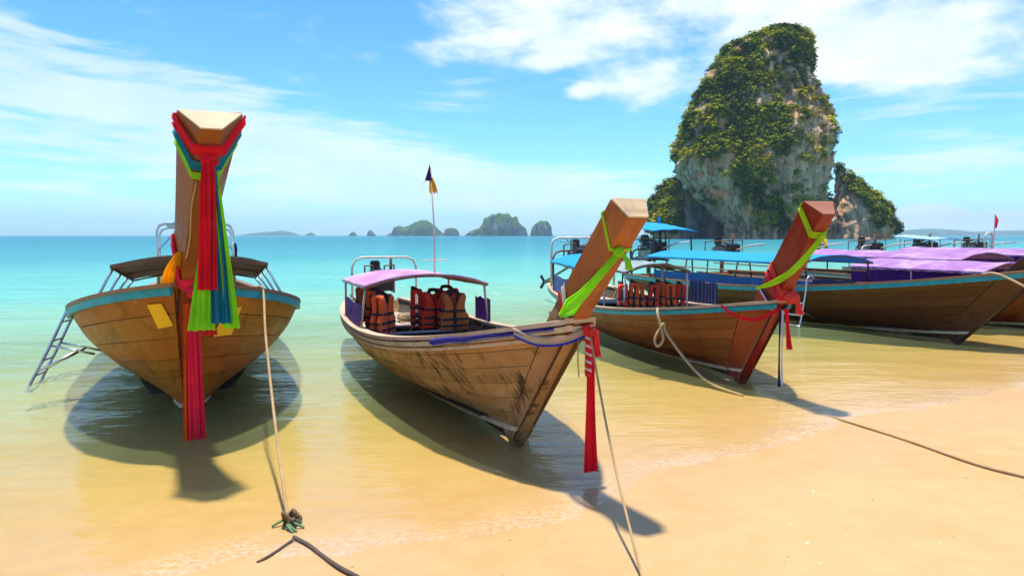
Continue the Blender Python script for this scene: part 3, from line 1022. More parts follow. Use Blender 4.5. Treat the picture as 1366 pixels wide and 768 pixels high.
def make_hull(root, H, m_plank, m_caulk, m_rail, m_rub, m_prow, m_end, strakes=6, segs=3, planks=True, prow_w=(0.14, 0.22, 0.14, 0.46), prow_d=(0.30, 0.30),
              rub_h=0.030, chine=True, inside='inner_dark', stem_mat=None, q_end=0.9995, stem=None):
    # shell
    nq, nt_ = 46, 12
    V, F, U = [], [], []
    qs = brange(0, 1, nq); ts = frange(0, 1, nt_)
    hull_mb = MB()
    for side in (1, -1):
        vv = [H.P(q, t, side, -0.012) for q in qs for t in ts]
        ff = grid_faces(nq, nt_)
        if side == 1: ff = [tuple(reversed(f)) for f in ff]
        hull_mb.add(vv, ff, [[(vv[k].x, vv[k].z) for k in f] for f in ff])
    hull = hull_mb.build('hull', MT[m_caulk], root, smooth=True)
    # inner lining (ceiling planks seen inside the boat)
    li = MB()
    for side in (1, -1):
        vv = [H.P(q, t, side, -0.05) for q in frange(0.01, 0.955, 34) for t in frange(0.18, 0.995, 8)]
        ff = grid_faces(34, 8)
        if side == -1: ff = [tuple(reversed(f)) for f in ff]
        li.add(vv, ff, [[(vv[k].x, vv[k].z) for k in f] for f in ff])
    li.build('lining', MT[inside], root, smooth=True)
    # planks
    if planks:
        tcuts = [0.0] + [lerp(0.13 if chine else 0.0, 1.0, (i / strakes) ** 0.95) for i in range(strakes + 1)][0 if chine else 1:]
        rnd = random.Random(hash(m_plank) % 1000)
        rnd = random.Random(len(m_plank) * 7 + strakes)
        for side in (1, -1):
            for k in range(len(tcuts) - 1):
                t0, t1 = tcuts[k], tcuts[k + 1]
                cuts = [0.0]
                for i in range(1, segs): cuts.append(i / segs + rnd.uniform(-0.09, 0.09))
                cuts.append(stem if stem else q_end)
                for q0, q1 in zip(cuts, cuts[1:]):
                    g = 0.0016
                    n = 13 if q1 > 0.93 else 9
                    off = rnd.uniform(0.002, 0.007)
                    gq = 0.0005
                    qq = brange(q0 + gq, q1 - gq, n)
                    tt = [t0 + 0.35 * g, t0 + g * 2.2, (t0 + t1) / 2, t1 - g * 2.2, t1 - 0.35 * g]
                    offs = [-0.010, off, off + 0.001, off, -0.010]
                    vv = [H.P(q, t, side, o) for q in qq for t, o in zip(tt, offs)]
                    # end faces dip in
                    for e in (0, n - 1):
                        pass
                    ff = grid_faces(n, 5)
                    if side == 1: ff = [tuple(reversed(f)) for f in ff]
                    acc = [0.0]
                    for i in range(1, n): acc.append(acc[-1] + (vv[i * 5 + 2] - vv[(i - 1) * 5 + 2]).length)
                    hw = (vv[(n // 2) * 5 + 4] - vv[(n // 2) * 5]).length
                    uvw = [0, .05, .5, .95, 1]
                    uvs = [[(acc[v // 5], uvw[v % 5] * hw) for v in f] for f in ff]
                    pm = MB().add(vv, ff, uvs)
                    # butt ends
                    for base, rv in ((0, side == 1), ((n - 1) * 5, side == -1)):
                        ins = [H.P(qq[0] if base == 0 else qq[-1], t, side, -0.011) for t in tt]
                        o_ = len(pm.v)
                        pm.v += [tuple(p) for p in ins]
                        for j in range(4):
                            f = [base + j, base + j + 1, o_ + j + 1, o_ + j]
                            if not rv: f.reverse()
                            pm.f.append(f); pm.uv.append([(0, 0), (0, .02), (.01, .02), (.01, 0)])
                    mname = 'bottom_paint' if (chine and k == 0) else m_plank
                    pm.build('plank', MT[mname], hull, smooth=False)
    # broad stem boards either side of the stem
    if stem:
        for side in (1, -1):
            tt = frange(0.0, 1.0, 12); qq = brange(stem + 0.0008, 0.9997, 12)
            vv = [H.P(q, t, side, 0.010 if 0 < i else -0.010) for i, q in enumerate([qq[0]] + qq) for t in tt]
            ff = grid_faces(13, 12)
            uvs = [[(vv[v].z * 1.3, vv[v].x * .6) for v in f] for f in ff]
            MB().add(vv, ff, uvs).build('stem_board', MT[m_prow if stem_mat is None else stem_mat], hull)
    # transom
    tm = MB()
    ring = [H.P(0, t, 1, -0.005) for t in ts] + [H.P(0, t, -1, -0.005) for t in reversed(ts)]
    tm.loft([ring, [p + Vector((0.05, 0, 0)) for p in ring]], True, True)
    tm.build('transom', MT[m_plank], root)
    # gunwale cap and rub rail on either side
    for side in (1, -1):
        qq = brange(0.0, 0.9995, 60)
        cap = MB(); rub = MB()
        outs = []
        for q in qq:
            e = 0.004
            d = H.G(min(1, q + e), side) - H.G(max(0, q - e), side)
            o = Vector((-d.y, d.x, 0)).normalized() * 1
            if o.y * side < 0: o = -o
            outs.append(o)
        sweep_rect(cap, [H.G(q, side, -0.012, 0.022) for q in qq], outs, 0.058, 0.017)
        cap.build('gunwale', MT[m_rail], root)
        sweep_rect(rub, [H.G(q, side, 0.020, -0.032) for q in qq], outs, 0.020, rub_h)
        rub.build('rub_rail', MT[m_rub], root)
        if chine:
            ch = MB()
            cq = brange(0.02, 0.999, 50)
            rings = []
            for q in cq:
                t = 0.125
                a, b = H.P(q, t - 0.022, side, 0.004), H.P(q, t + 0.022, side, 0.004)
                a2, b2 = H.P(q, t - 0.022, side, 0.026), H.P(q, t + 0.022, side, 0.026)
                rings.append([a, a2, b2, b] if side == 1 else [b, b2, a2, a])
            ch.loft(rings, True, True)
            ch.build('chine_strip', MT['cream_paint'], root)
    # prow: squared timber on the stem, narrow in front, wider behind, flared at its head
    wf0, wr0, wf1, wr1 = prow_w
    d0, d1 = prow_d
    D = Vector((H.rake, 0, H.ztop)).normalized()
    Nn = Vector((-D.z, 0, D.x))
    Ltot = math.hypot(H.rake, H.ztop)
    pr = MB()
    rings = []
    n = 22
    for i in range(n):
        f = lerp(-0.045, 1.0, i / (n - 1))
        c = D * (Ltot * f) + Vector((0.015, 0, 0))
        bow = 0.035 * math.sin(math.pi * max(0, min(1, f)))
        c = c + Nn * bow + Vector((0, H.lean * max(0, (f - 0.4) / 0.6), 0))
        k = max(0, (f - 0.42) / 0.58)
        wf = lerp(wf0, wf1, k); wr = lerp(wr0, wr1, k ** 1.35)
        dd = lerp(d0, d1, k)
        ch_ = 0.008
        ring = [(-wf / 2, ch_), (-wf / 2 + ch_, 0), (wf / 2 - ch_, 0), (wf / 2, ch_), (wr / 2, dd - ch_), (wr / 2 - ch_, dd), (-wr / 2 + ch_, dd), (-wr / 2, dd - ch_)]
        rings.append([c + Vector((0, y, 0)) + Nn * z for y, z in ring])
    ksp = max(3, min(n - 4, int(round((zb_frac(H) + 0.045) / 1.045 * (n - 1)))))
    MB().loft(rings[:ksp + 1], True, True, flip=True).build('stem', MT[m_prow if stem_mat is None else stem_mat], root)
    pr.loft(rings[ksp:], True, True, flip=True)
    prow = pr.build('prow', MT[m_prow], root)
    # weathered sawn head on top
    hd = MB()
    top = rings[-1]
    cc = sum((Vector(p) for p in top), Vector()) / 8
    r0 = [cc + (Vector(p) - cc) * 0.985 + D * 0.002 for p in top]
    r1 = [cc + (Vector(p) - cc) * 0.955 + D * 0.012 for p in top]
    hd.loft([r0, r1], True, True, flip=True)
    hd.build('prow_head', MT[m_end], prow)
    H.D, H.N, H.Lt, H.rings = D, Nn, Ltot, rings
    H.prow_w, H.prow_d = prow_w, prow_d
    return hull


def prow_point(H, f, y, dep):
    """point on the prow at fraction f of its length; y -1..1 across at that depth, dep 0 front..1 rear"""
    k = max(0, (f - 0.42) / 0.58)
    wf = lerp(H.prow_w[0], H.prow_w[2], k); wr = lerp(H.prow_w[1], H.prow_w[3], k ** 1.35)
    dd = lerp(H.prow_d[0], H.prow_d[1], k)
    c = H.D * (H.Lt * f) + Vector((0.015, 0, 0)) + H.N * (0.035 * math.sin(math.pi * max(0, min(1, f)))) + Vector((0, H.lean * max(0, (f - 0.4) / 0.6), 0))
    return c + Vector((0, y * lerp(wf, wr, dep) / 2, 0)) + H.N * (dd * dep)


def fit_inside(root, H, deck_z=0.10, deck_mat='inner_dark', thwarts=(), thwart_mat='thwart_paint', stern_deck=1.6, stern_mat='deck_grey', stern_z=None, ribs=True, bow_deck=0.9, bow_mat='deck_grey'):
    """floor, thwarts and end decks"""
    def deck(name, x0, x1, z, mat, n=14, boards=9):
        # boards run fore and aft
        part = None
        holder = MB()
        xs = frange(x0, x1, n)
        vv = []
        for x in xs:
            wv_ = max(0.02, H.width_at(x, z) - 0.045)
            for j in range(7): vv.append(Vector((x, lerp(-wv_, wv_, j / 6), z)))
        ff = grid_faces(n, 7)
        holder.add(vv, ff, [[(vv[k].x, vv[k].y) for k in f] for f in ff])
        # small edge down
        return holder.build(name, MT[mat], root)
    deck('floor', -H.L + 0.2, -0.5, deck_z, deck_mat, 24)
    if stern_deck:
        z = stern_z if stern_z is not None else H.zm - 0.16
        xs0 = -H.L - 0.1
        nb = 8
        for b in range(nb):
            x0 = xs0 + b * stern_deck / nb; x1 = x0 + stern_deck / nb - 0.008
            wv_ = min(H.width_at(x0, z), H.width_at(x1, z)) - 0.05
            if wv_ > 0.05:
                MB().box(((x0 + x1) / 2, 0, z), (x1 - x0, 2 * wv_, 0.03)).build('deck_board', MT[stern_mat], root)
    if bow_deck:
        x1 = H.xg0 - 0.28
        nb = 6
        for b in range(nb):
            xa = x1 - bow_deck + b * bow_deck / nb; xb = xa + bow_deck / nb - 0.008
            q = H.qx((xa + xb) / 2)
            wv_ = H.half(max(0, min(1, H.qx(xb)))) - 0.05
            z = H.gz(q) - 0.05
            if wv_ > 0.04:
                MB().box(((xa + xb) / 2, 0, z), (xb - xa, 2 * wv_, 0.03)).build('deck_board', MT[bow_mat], root)
    for x in thwarts:
        z = H.gz(max(0, H.qx(x))) - 0.20
        wv_ = H.width_at(x, z) - 0.05
        MB().box((x, 0, z), (0.22, 2 * wv_, 0.035), bev=0.006).build('thwart', MT[thwart_mat], root)
    if ribs:
        for x in frange(-H.L + 0.8, -0.8, 9):
            q = H.qx(x)
            for side in (1, -1):
                pts = [H.P(q, t, side, -0.065) for t in frange(0.3, 0.97, 6)]
                MB().tube(pts, 0.022, 4).build('rib', MT['rail_brown'], root)


def arch_sheet(x0, x1, hw, z0, rise, tilt=0.0, thick=0.018, nx=26, ny=18, sag=0.02, drop=0.0):
    """barrel-arched sheet: eaves at +-hw, height z0, crown z0+rise"""
    top, bot = [], []
    mb = MB()
    for i in range(nx):
        u = i / (nx - 1); x = lerp(x0, x1, u)
        for j in range(ny):
            v = -1 + 2 * j / (ny - 1)
            z = z0 + rise * (1 - v * v) + tilt * (u - 0.5) - sag * abs(math.sin(3 * math.pi * u)) * (1 - v * v)
            z += 0.016 * mnoise.noise((x * 2.3, v * 3, 4)) + 0.008 * mnoise.noise((x * 6, v * 5, 9))
            top.append(Vector((x, v * hw, z)))
    bot = [p - Vector((0, 0, thick)) for p in top]
    f = grid_faces(nx, ny)
    uv = lambda src: [[(src[k].x, src[k].y) for k in q] for q in f]
    mb.add(top, f, uv(top))
    o = len(top)
    n = [tuple(reversed(q)) for q in f]
    mb.add(bot, n, [[(bot[k].x, bot[k].y) for k in q] for q in n])
    per = [i * ny for i in range(nx)] + [(nx - 1) * ny + j for j in range(1, ny)] + [i * ny + ny - 1 for i in range(nx - 2, -1, -1)] + [j for j in range(ny - 2, 0, -1)]
    for a, b in zip(per, per[1:] + per[:1]):
        mb.f.append([a, b, o + b, o + a]); mb.uv.append([(0, 0), (.05, 0), (.05, .02), (0, .02)])
    return mb, (lambda x, v: z0 + rise * (1 - v * v) + tilt * ((x - x0) / (x1 - x0) - 0.5))


def canopy(root, H, x0, x1, hw, z0, rise, mat, posts, tilt=0.0, post_mat='painted_pipe', post_r=0.018, fringe=None, frame_mat='rail_brown', valance=0.0, thick=0.018, inner=False, yc=0.0):
    mb, zf = arch_sheet(x0, x1, hw, z0, rise, tilt, thick)
    roof = mb.build('canopy', MT[mat], root, smooth=True, auto=50)
    # bows (arched ribs) at the ends and middle
    for x in (x0 + 0.02, (x0 + x1) / 2, x1 - 0.02):
        pts = [Vector((x, v * (hw - 0.01), zf(x, v) - thick - 0.016)) for v in frange(-1, 1, 13)]
        MB().tube(pts, 0.015, 6).build('canopy_bow', MT[frame_mat], roof)
    for side in (1, -1):
        pts = [Vector((x, side * (hw - 0.012), zf(x, 1) - thick - 0.012)) for x in frange(x0, x1, 6)]
        MB().tube(pts, 0.013, 6).build('eave_rail', MT[frame_mat], roof)
        if valance:
            n = 40
            V = []
            for i in range(n):
                x = lerp(x0, x1, i / (n - 1))
                yy = side * (hw + 0.004 + 0.012 * math.sin(i * 1.3))
                V += [Vector((x, yy, zf(x, 1) + 0.002)), Vector((x, yy + side * .004, zf(x, 1) - valance * (0.85 + 0.25 * math.sin(i * 2.1))))]
            vm = MB()
            f = grid_faces(n, 2)
            vm.add(V, f, [[(V[k].x, V[k].z) for k in q] for q in f])
            vm.build('valance', MT[mat if not fringe else fringe], roof)
        for x in posts:
            yb = H.half(max(0, min(1, H.qx(x)))) - 0.03
            zb_ = H.gz(max(0, min(1, H.qx(x)))) + 0.02
            yt = hw - 0.03
            if inner: yb, zb_ = yt + 0.02, zb_ - 0.25
            zt = zf(x, yt / hw) - thick - 0.01
            MB().tube([(x, side * yb, zb_), (x, side * lerp(yb, yt, .4), lerp(zb_, zt, .4)), (x, side * yt, zt)], post_r, 7).build('post', MT[post_mat], root, smooth=True)
    return roof, zf


def curtain(root, H, x0, x1, side, z0, z1, mat, inset=0.02, folds=16, amp=0.015):
    V = []
    n = folds * 4 + 1
    for i in range(n):
        u = i / (n - 1); x = lerp(x0, x1, u)
        q = max(0, min(1, H.qx(x)))
        y = H.half(q) - 0.03 + inset
        w_ = amp * math.sin(u * folds * 2 * math.pi + math.sin(u * 9))
        for j in range(6):
            v = j / 5
            V.append(Vector((x, side * (y + w_ * (0.5 + v * 0.5)), lerp(z1 - 0.012 * math.sin(u * math.pi * 4), max(z0, H.gz(q) + 0.045), v))))
    f = grid_faces(n, 6)
    return MB().add(V, f, [[(V[k].x, V[k].z) for k in q] for q in f]).build('curtain', MT[mat], root, smooth=True)


def pipe_arch(root, x, hw, zb_, zt, r=0.02, mat='painted_pipe', name='stern_arch', lean=0.0):
    c = 0.16
    pts = [Vector((x, -hw, zb_)), Vector((x + lean * .6, -hw, lerp(zb_, zt, .6))), Vector((x + lean, -hw, zt - c)), Vector((x + lean, -hw + c * .3, zt - c * .3)), Vector((x + lean, -hw + c, zt)),
           Vector((x + lean, hw - c, zt)), Vector((x + lean, hw - c * .3, zt - c * .3)), Vector((x + lean, hw, zt - c)), Vector((x + lean * .6, hw, lerp(zb_, zt, .6))), Vector((x, hw, zb_))]
    return MB().tube(pts, r, 8).build(name, MT[mat], root, smooth=True)


def engine(root, x, z, s=1.0, yaw=0.0, shaft=True, y=0.0):
    """long-tail truck engine on its pivot: block, head, radiator, fan, belts, exhaust, tiller and propeller shaft"""
    Rz = Matrix.Rotation(yaw, 3, 'Z')
    o = Vector((x, y, z))
    def L(p): return o + Rz @ (Vector(p) * s)
    def B(mb, c, sz, b=0.01): mb.box(L(c), [k * s for k in sz], Rz, b * s)
    blk = MB()
    B(blk, (0, 0, 0.16), (0.52, 0.26, 0.26)); B(blk, (0, 0, 0.33), (0.46, 0.20, 0.10)); B(blk, (-0.02, 0, 0.405), (0.40, 0.14, 0.06), .02)
    for i in range(4): B(blk, (-0.16 + 0.11 * i, 0.15, 0.30), (0.06, 0.10, 0.07))
    for i in range(4): blk.tube([L((-0.16 + .11 * i, -0.10, 0.36)), L((-0.16 + .11 * i, -0.17, 0.36)), L((-0.16 + .11 * i, -0.19, 0.30))], 0.018 * s, 6)
    e = blk.build('engine', MT['engine_grey'], root)
    rad = MB(); B(rad, (0.40, 0, 0.25), (0.07, 0.40, 0.40))
    for i in range(7): B(rad, (0.44, 0, 0.09 + 0.053 * i), (0.012, 0.37, 0.018), 0.002)
    rad.build('radiator', MT['dark_metal'], e)
    fan = MB()
    for k in range(6):
        a = k * math.pi / 3
        fan.box(L((0.32, 0.09 * math.cos(a), 0.24 + 0.09 * math.sin(a))), (0.012 * s, 0.07 * s, 0.15 * s), Rz @ Matrix.Rotation(a + math.pi / 2, 3, 'X') @ Matrix.Rotation(.4, 3, 'Z'))
    fan.build('fan', MT['rusty_metal'], e)
    ex = MB(); ex.tube([L(p) for p in [(-0.2, 0.2, 0.32), (0.05, 0.22, 0.33), (0.12, 0.22, 0.40), (0.13, 0.22, 0.72)]], 0.030 * s, 8)
    ex.build('exhaust_pipe', MT['rusty_metal'], e, smooth=True)
    af = MB(); af.tube([L((-0.10, -0.05, 0.44)), L((-0.10, -0.05, 0.60))], 0.10 * s, 12); af.tube([L((-0.10, -0.05, 0.60)), L((-0.10, -0.05, 0.62))], 0.075 * s, 12)
    af.build('air_filter', MT['dark_metal'], e)
    ho = MB()
    rnd = random.Random(int(x * 100))
    for k in range(9):
        p = [(rnd.uniform(-.25, .4), rnd.uniform(-.18, .18), rnd.uniform(.25, .5)) for _ in range(4)]
        ho.tube([L(q) for q in catmull(p, 5)], 0.013 * s, 5)
    ho.build('hose', MT['rubber'], e, smooth=True)
    fr = MB()
    for sy in (-.2, .2):
        fr.tube([L(p) for p in [(-.42, sy, .05), (-.42, sy, .5), (.5, sy, .55), (.5, sy, .03), (-.42, sy, .05)]], 0.016 * s, 6)
    fr.tube([L((0.0, 0, 0.05)), L((0, 0, -0.28))], 0.05 * s, 8)
    fr.build('engine_frame', MT['rusty_metal'], e)
    ti = MB(); ti.tube([L(p) for p in [(0.45, 0.05, 0.30), (0.9, 0.08, 0.42), (1.35, 0.10, 0.46)]], 0.020 * s, 7)
    ti.build('tiller', MT['painted_pipe'], e, smooth=True)
    if shaft:
        sh = MB(); sh.tube([L((-0.25, 0, 0.12)), L((-3.0, 0, -0.45))], 0.028 * s, 8)
        sh.build('propeller_shaft', MT['dark_metal'], e)
        pp = MB()
        for k in range(3):
            a = k * 2 * math.pi / 3
            pp.box(L((-3.0, 0.10 * math.cos(a), -0.45 + 0.10 * math.sin(a))), (0.02 * s, 0.17 * s, 0.07 * s), Rz @ Matrix.Rotation(a, 3, 'X') @ Matrix.Rotation(.5, 3, 'Y'))
        pp.build('propeller', MT['dark_metal'], e)
    return e


def strip(mb, pts, wd, nd, w0, w1, folds=4, amp=0.012, per=5, hem=0.0, phase=0.0, sway=0.0, pinch=None):
    """pleated cloth along pts; wd/nd across and out directions (single or per point)"""
    n = len(pts); m = folds * per + 1
    pts = [Vector(p) for p in pts]
    V = []
    for i in range(n):
        u = i / (n - 1)
        W = Vector(wd[i]) if isinstance(wd, list) else Vector(wd)
        Nd = Vector(nd[i]) if isinstance(nd, list) else Vector(nd)
        ww = lerp(w0, w1, u) if pinch is None else interp(u, pinch)
        for j in range(m):
            c = j / (m - 1)
            z = amp * (0.35 + 0.65 * min(1, u * 2 + 0.2)) * (0.75 * math.sin(2 * math.pi * folds * c + phase + 1.5 * math.sin(2.2 * u + c * 5)) + 0.55 * math.sin(2 * math.pi * folds * 0.57 * c + phase * 2.3 + 1.1 * u))
            z += sway * math.sin(u * 4 + c * 2)
            p = pts[i] + W * ((c - 0.5) * ww) + Nd * z
            if i == n - 1 and hem: p += Vector((0, 0, hem * math.sin(c * 17 + phase)))
            V.append(p)
    f = grid_faces(n, m)
    uv = [[((k // m) / n * 1.0, (k % m) / m * 0.3) for k in q] for q in f]
    mb.add(V, f, uv)
    # a second skin 2 mm behind gives the cloth a thickness
    V2 = []
    for i in range(n):
        Nd = Vector(nd[i]) if isinstance(nd, list) else Vector(nd)
        V2 += [V[i * m + j] - Nd * 0.0025 for j in range(m)]
    f2 = [tuple(reversed(q)) for q in f]
    mb.add(V2, f2, uv)
    return mb


def knot(mb, c, r, nd=(1, 0, 0), squash=0.8):
    """lumpy cloth knot: a twisted ball with creases"""
    c = Vector(c)
    nu, nv = 18, 12
    V = []
    for i in range(nu):
        a = 2 * math.pi * i / nu
        for j in range(nv):
            b = math.pi * j / (nv - 1)
            rr = r * (1 + 0.16 * math.sin(3 * a + 5 * b) + 0.12 * mnoise.noise((math.cos(a) * 2, math.sin(a) * 2, b * 2)))
            V.append(c + Vector((math.sin(b) * math.cos(a) * squash, math.sin(b) * math.sin(a), math.cos(b) * 0.95)) * rr)
    f = grid_faces(nu, nv, True)
    mb.add(V, f, [[(V[k].y, V[k].z) for k in q] for q in f])


def prow_wrap(mb, H, f_rear, f_front, width, folds=3, amp=0.010, out=0.012, rear=True, f_rear2=None, dep=1.0):
    """band of cloth round the prow: rear corners at f_rear (port), f_rear2 (starboard), dipping to f_front at the front"""
    f2 = f_rear if f_rear2 is None else f_rear2
    seq = []
    n = 7
    for i in range(n):          # port rear corner -> front
        u = i / (n - 1); seq.append((lerp(f_rear, f_front, u), 1, lerp(dep, 0.0, u), 1))
    for i in range(1, 4):
        seq.append((f_front, 1 - 2 * i / 4, 0.0, 0))
    for i in range(n):
        u = i / (n - 1); seq.append((lerp(f_front, f2, u), -1, lerp(0.0, dep, u), -1))
    if rear:
        for i in range(1, 6):
            u = i / 5; seq.append((lerp(f2, f_rear, u), -1 + 2 * u, dep, 2))
    pts, wds, nds = [], [], []
    for f, y, d_, fc in seq:
        p = prow_point(H, f, y, d_)
        nd = {1: Vector((0.35, 1, 0)), -1: Vector((0.35, -1, 0)), 0: -H.N, 2: H.N}[fc].normalized()
        pts.append(p + nd * out); nds.append(nd); wds.append(H.D)
    strip(mb, pts, wds, nds, width, width, folds, amp, 4)
    return pts


def life_jacket(label, loc, rz, mat, group, tilt=0.0, s=1.0):
    """foam vest: two front panels and back, collar, black webbing straps with buckles"""
    root = empty('life_jacket', loc, rz)
    root.rotation_euler = (0, tilt, rz)
    tag(root, label, 'life jacket', group)
    def panel(outline, x, th):
        rings = []
        cy = sum(p[0] for p in outline) / len(outline); cz = sum(p[1] for p in outline) / len(outline)
        for dx, k in ((-th / 2, .90), (-th * .3, .985), (0, 1.0), (th * .3, .985), (th / 2, .90)):
            rings.append([Vector((x + dx, (cy + (y - cy) * k) * s, (cz + (z - cz) * k) * s)) for y, z in outline])
        return rings
    half = [(0.015, 0.0), (0.21, 0.0), (0.235, -0.02), (0.235, 0.22), (0.17, 0.30), (0.165, 0.42), (0.19, 0.54), (0.13, 0.58), (0.07, 0.50), (0.02, 0.36)]
    back = [(-0.22, 0.0), (0.22, 0.0), (0.235, 0.22), (0.17, 0.30), (0.165, 0.42), (0.19, 0.54), (0.12, 0.58), (0.0, 0.53), (-0.12, 0.58), (-0.19, 0.54), (-0.165, 0.42), (-0.17, 0.30), (-0.235, 0.22)]
    v = MB()
    v.loft(panel(half, 0.055, 0.06)); v.loft(panel([(-y, z) for y, z in half[::-1]], 0.055, 0.06)); v.loft(panel(back, -0.045, 0.06))
    for sy in (-.155, .155): v.box((0.005, sy * s, 0.55 * s), (0.11, 0.07 * s, 0.05 * s), bev=.015)
    v.build('vest', MT[mat], root, smooth=True, auto=40)
    for z in (0.07, 0.17, 0.30):
        st = MB()
        hw = 0.242 if z < .25 else 0.19
        ring = [(0.092, -hw + .03), (0.092, hw - .03), (0.06, hw), (-0.05, hw), (-0.082, hw - .03), (-0.082, -hw + .03), (-0.05, -hw), (0.06, -hw)]
        st.loft([[Vector((x, y * s, (z - .016) * s)) for x, y in ring], [Vector((x, y * s, (z + .016) * s)) for x, y in ring]], True, True)
        st.box((0.10, 0, z * s), (0.02, 0.055, 0.04), bev=.004)
        st.build('strap', MT['strap_black'], root)
    co = MB(); co.tube([Vector((0.06, -.06, .45)) * s, Vector((0.03, -.10, .555)) * s, Vector((-.05, -.06, .60)) * s, Vector((-.06, 0, .605)) * s, Vector((-.05, .06, .60)) * s, Vector((0.03, .10, .555)) * s, Vector((0.06, .06, .45)) * s], 0.026, 6)
    co.build('collar', MT['strap_black'], root, smooth=True)
    return root


def boat(label, S, heading, group='longtail boats along the beach'):
    a = R(heading)
    root = empty('longtail_boat', (S.x, S.y, 0), math.atan2(-math.cos(a), math.sin(a)))
    tag(root, label, 'boat', group)
    return root


def W(root, p):
    """boat axes to world"""
    c, s = math.cos(root.rotation_euler.z), math.sin(root.rotation_euler.z)
    p = Vector(p)
    return Vector((root.location.x + c * p.x - s * p.y, root.location.y + s * p.x + c * p.y, p.z))


def thing_in(root, name, label, cat, group=None):
    """a top-level thing (cloth, rope) laid out in the axes of the boat it hangs on"""
    e = empty(name, root.location, root.rotation_euler.z)
    tag(e, label, cat, group)
    return e


def rope(name, label, pts, r, mat, group='mooring ropes', n=8, smooth_n=8):
    o = MB().tube(catmull(pts, smooth_n), r, n).build(name, MT[mat], None, smooth=True)
    tag(o, label, 'rope', group)
    return o

# ================================================================== THE BOATS IN THE PHOTOGRAPH
SL, SM, SR, SB = gnd(255, 549), gnd(694, 586), gnd(993, 504), gnd(1285, 453)

# ------------------------------------------------------------------ left boat, bow on, with the tall ribboned prow
bl = boat('wide varnished longtail boat with teal rail and tall ribboned prow, seen bow on', SL, 24.0)
HL = Hull(L=8.6, rake=2.0, ztop=2.5, zb=1.32, zm=0.66, zs=0.76, bm=1.27, bt=0.7, sm=0.5, pb=3.4, qb=0.62, zk=0.0, mid_w=0.08, vee=0.42, lean=0.25)
hull_l = make_hull(bl, HL, 'hull_varnished', 'caulk', 'rail_brown', 'teal_paint', 'prow_orange', 'end_grain', 6, 3, prow_w=(0.13, 0.24, 0.16, 0.45), prow_d=(0.24, 0.25), rub_h=0.036)
fit_inside(bl, HL, thwarts=(-3, -4, -5, -6), bow_deck=1.6)
canopy(bl, HL, -5.7, -2.9, 0.98, 1.20, 0.12, 'tarp_brown', (-3.0, -3.9, -4.8, -5.6), tilt=0.34, post_mat='steel', fringe=None, thick=0.03)
pipe_arch(bl, -6.9, 0.66, 0.80, 1.98, 0.024, 'steel', lean=-0.1)
pipe_arch(bl, -7.6, 0.66, 0.80, 1.90, 0.020, 'steel', lean=-0.1)
for sy in (-1, 1):
    MB().tube([(-6.97, sy * .66, 1.45), (-7.0, sy * .30, 1.88)], 0.014, 6).build('arch_brace', MT['steel'], bl)
mb, _ = arch_sheet(-7.7, -6.9, 0.50, 1.95, 0.05, 0.05, 0.03)
mb.build('stern_awning', MT['tarp_sky'], bl, smooth=True, auto=50)
engine(bl, -8.2, 0.85)
fl = MB(); strip(fl, [(-7.0, 0.69, 1.60), (-7.02, 0.70, 1.48), (-7.0, 0.69, 1.34)], (0.9, 0.3, 0), (0, 1, 0), 0.14, 0.20, 3, 0.02)
fl.build('pennant', MT['cloth_navy'], bl, smooth=True)
# two yellow paper stickers on the bow planks, one each side of the stem
for side, cn in ((-1, ((0.9859, 0.928), (0.9939, 0.928), (0.9977, 0.802), (0.9902, 0.79))), (1, ((0.9824, 0.886), (0.9667, 0.91), (0.9727, 0.736), (0.9894, 0.724)))):
    n = 7
    V = []
    cn = [(math.sqrt(1 - a_), b_) for a_, b_ in cn]
    for i in range(n):
        for j in range(n):
            u, v = i / (n - 1), j / (n - 1)
            qq_ = lerp(lerp(cn[0][0], cn[1][0], u), lerp(cn[3][0], cn[2][0], u), v); t_ = lerp(lerp(cn[0][1], cn[1][1], u), lerp(cn[3][1], cn[2][1], u), v)
            V.append(HL.P(1 - qq_ ** 2, t_, side, 0.016))
    f = grid_faces(n, n)
    MB().add(V, f).build('sticker', MT['sticker_yellow'], hull_l)

# cloths on the tall prow -------------------------------------------------
kp = prow_point(HL, 0.918, 0.15, 0.0) + Vector((0.05, 0, 0.0))     # the knot under the head


def sash(root, H, name_label, mat, wrap, tails, knot_at=None, knot_r=0.05):
    e = thing_in(root, 'sash', name_label, 'sash', 'cloth sashes tied to the prows')
    if wrap:
        mb = MB(); prow_wrap(mb, H, **wrap); mb.build('band', MT[mat], e, smooth=True)
    if knot_at is not None:
        mb = MB(); knot(mb, knot_at, knot_r); mb.build('knot', MT[mat], e, smooth=True)
    for tl in tails:
        mb = MB(); strip(mb, **tl); mb.build('tail', MT[tl_mat.get(id(tl), mat)], e, smooth=True)
    return e


tl_mat = {}


def drop(p0, length, w0, w1, folds, amp, dx=0.0, dy=0.0, n=16, phase=0.0, pinch=None, hem=0.005, sway=0.012):
    p0 = Vector(p0)
    pts = [p0 + Vector((dx * u * u, dy * u, -length * u)) for u in frange(0, 1, n)]
    return dict(pts=pts, wd=Vector((0, 1, 0)), nd=Vector((1, 0, 0)), w0=w0, w1=w1, folds=folds, amp=amp, hem=hem, phase=phase, sway=sway, pinch=pinch)


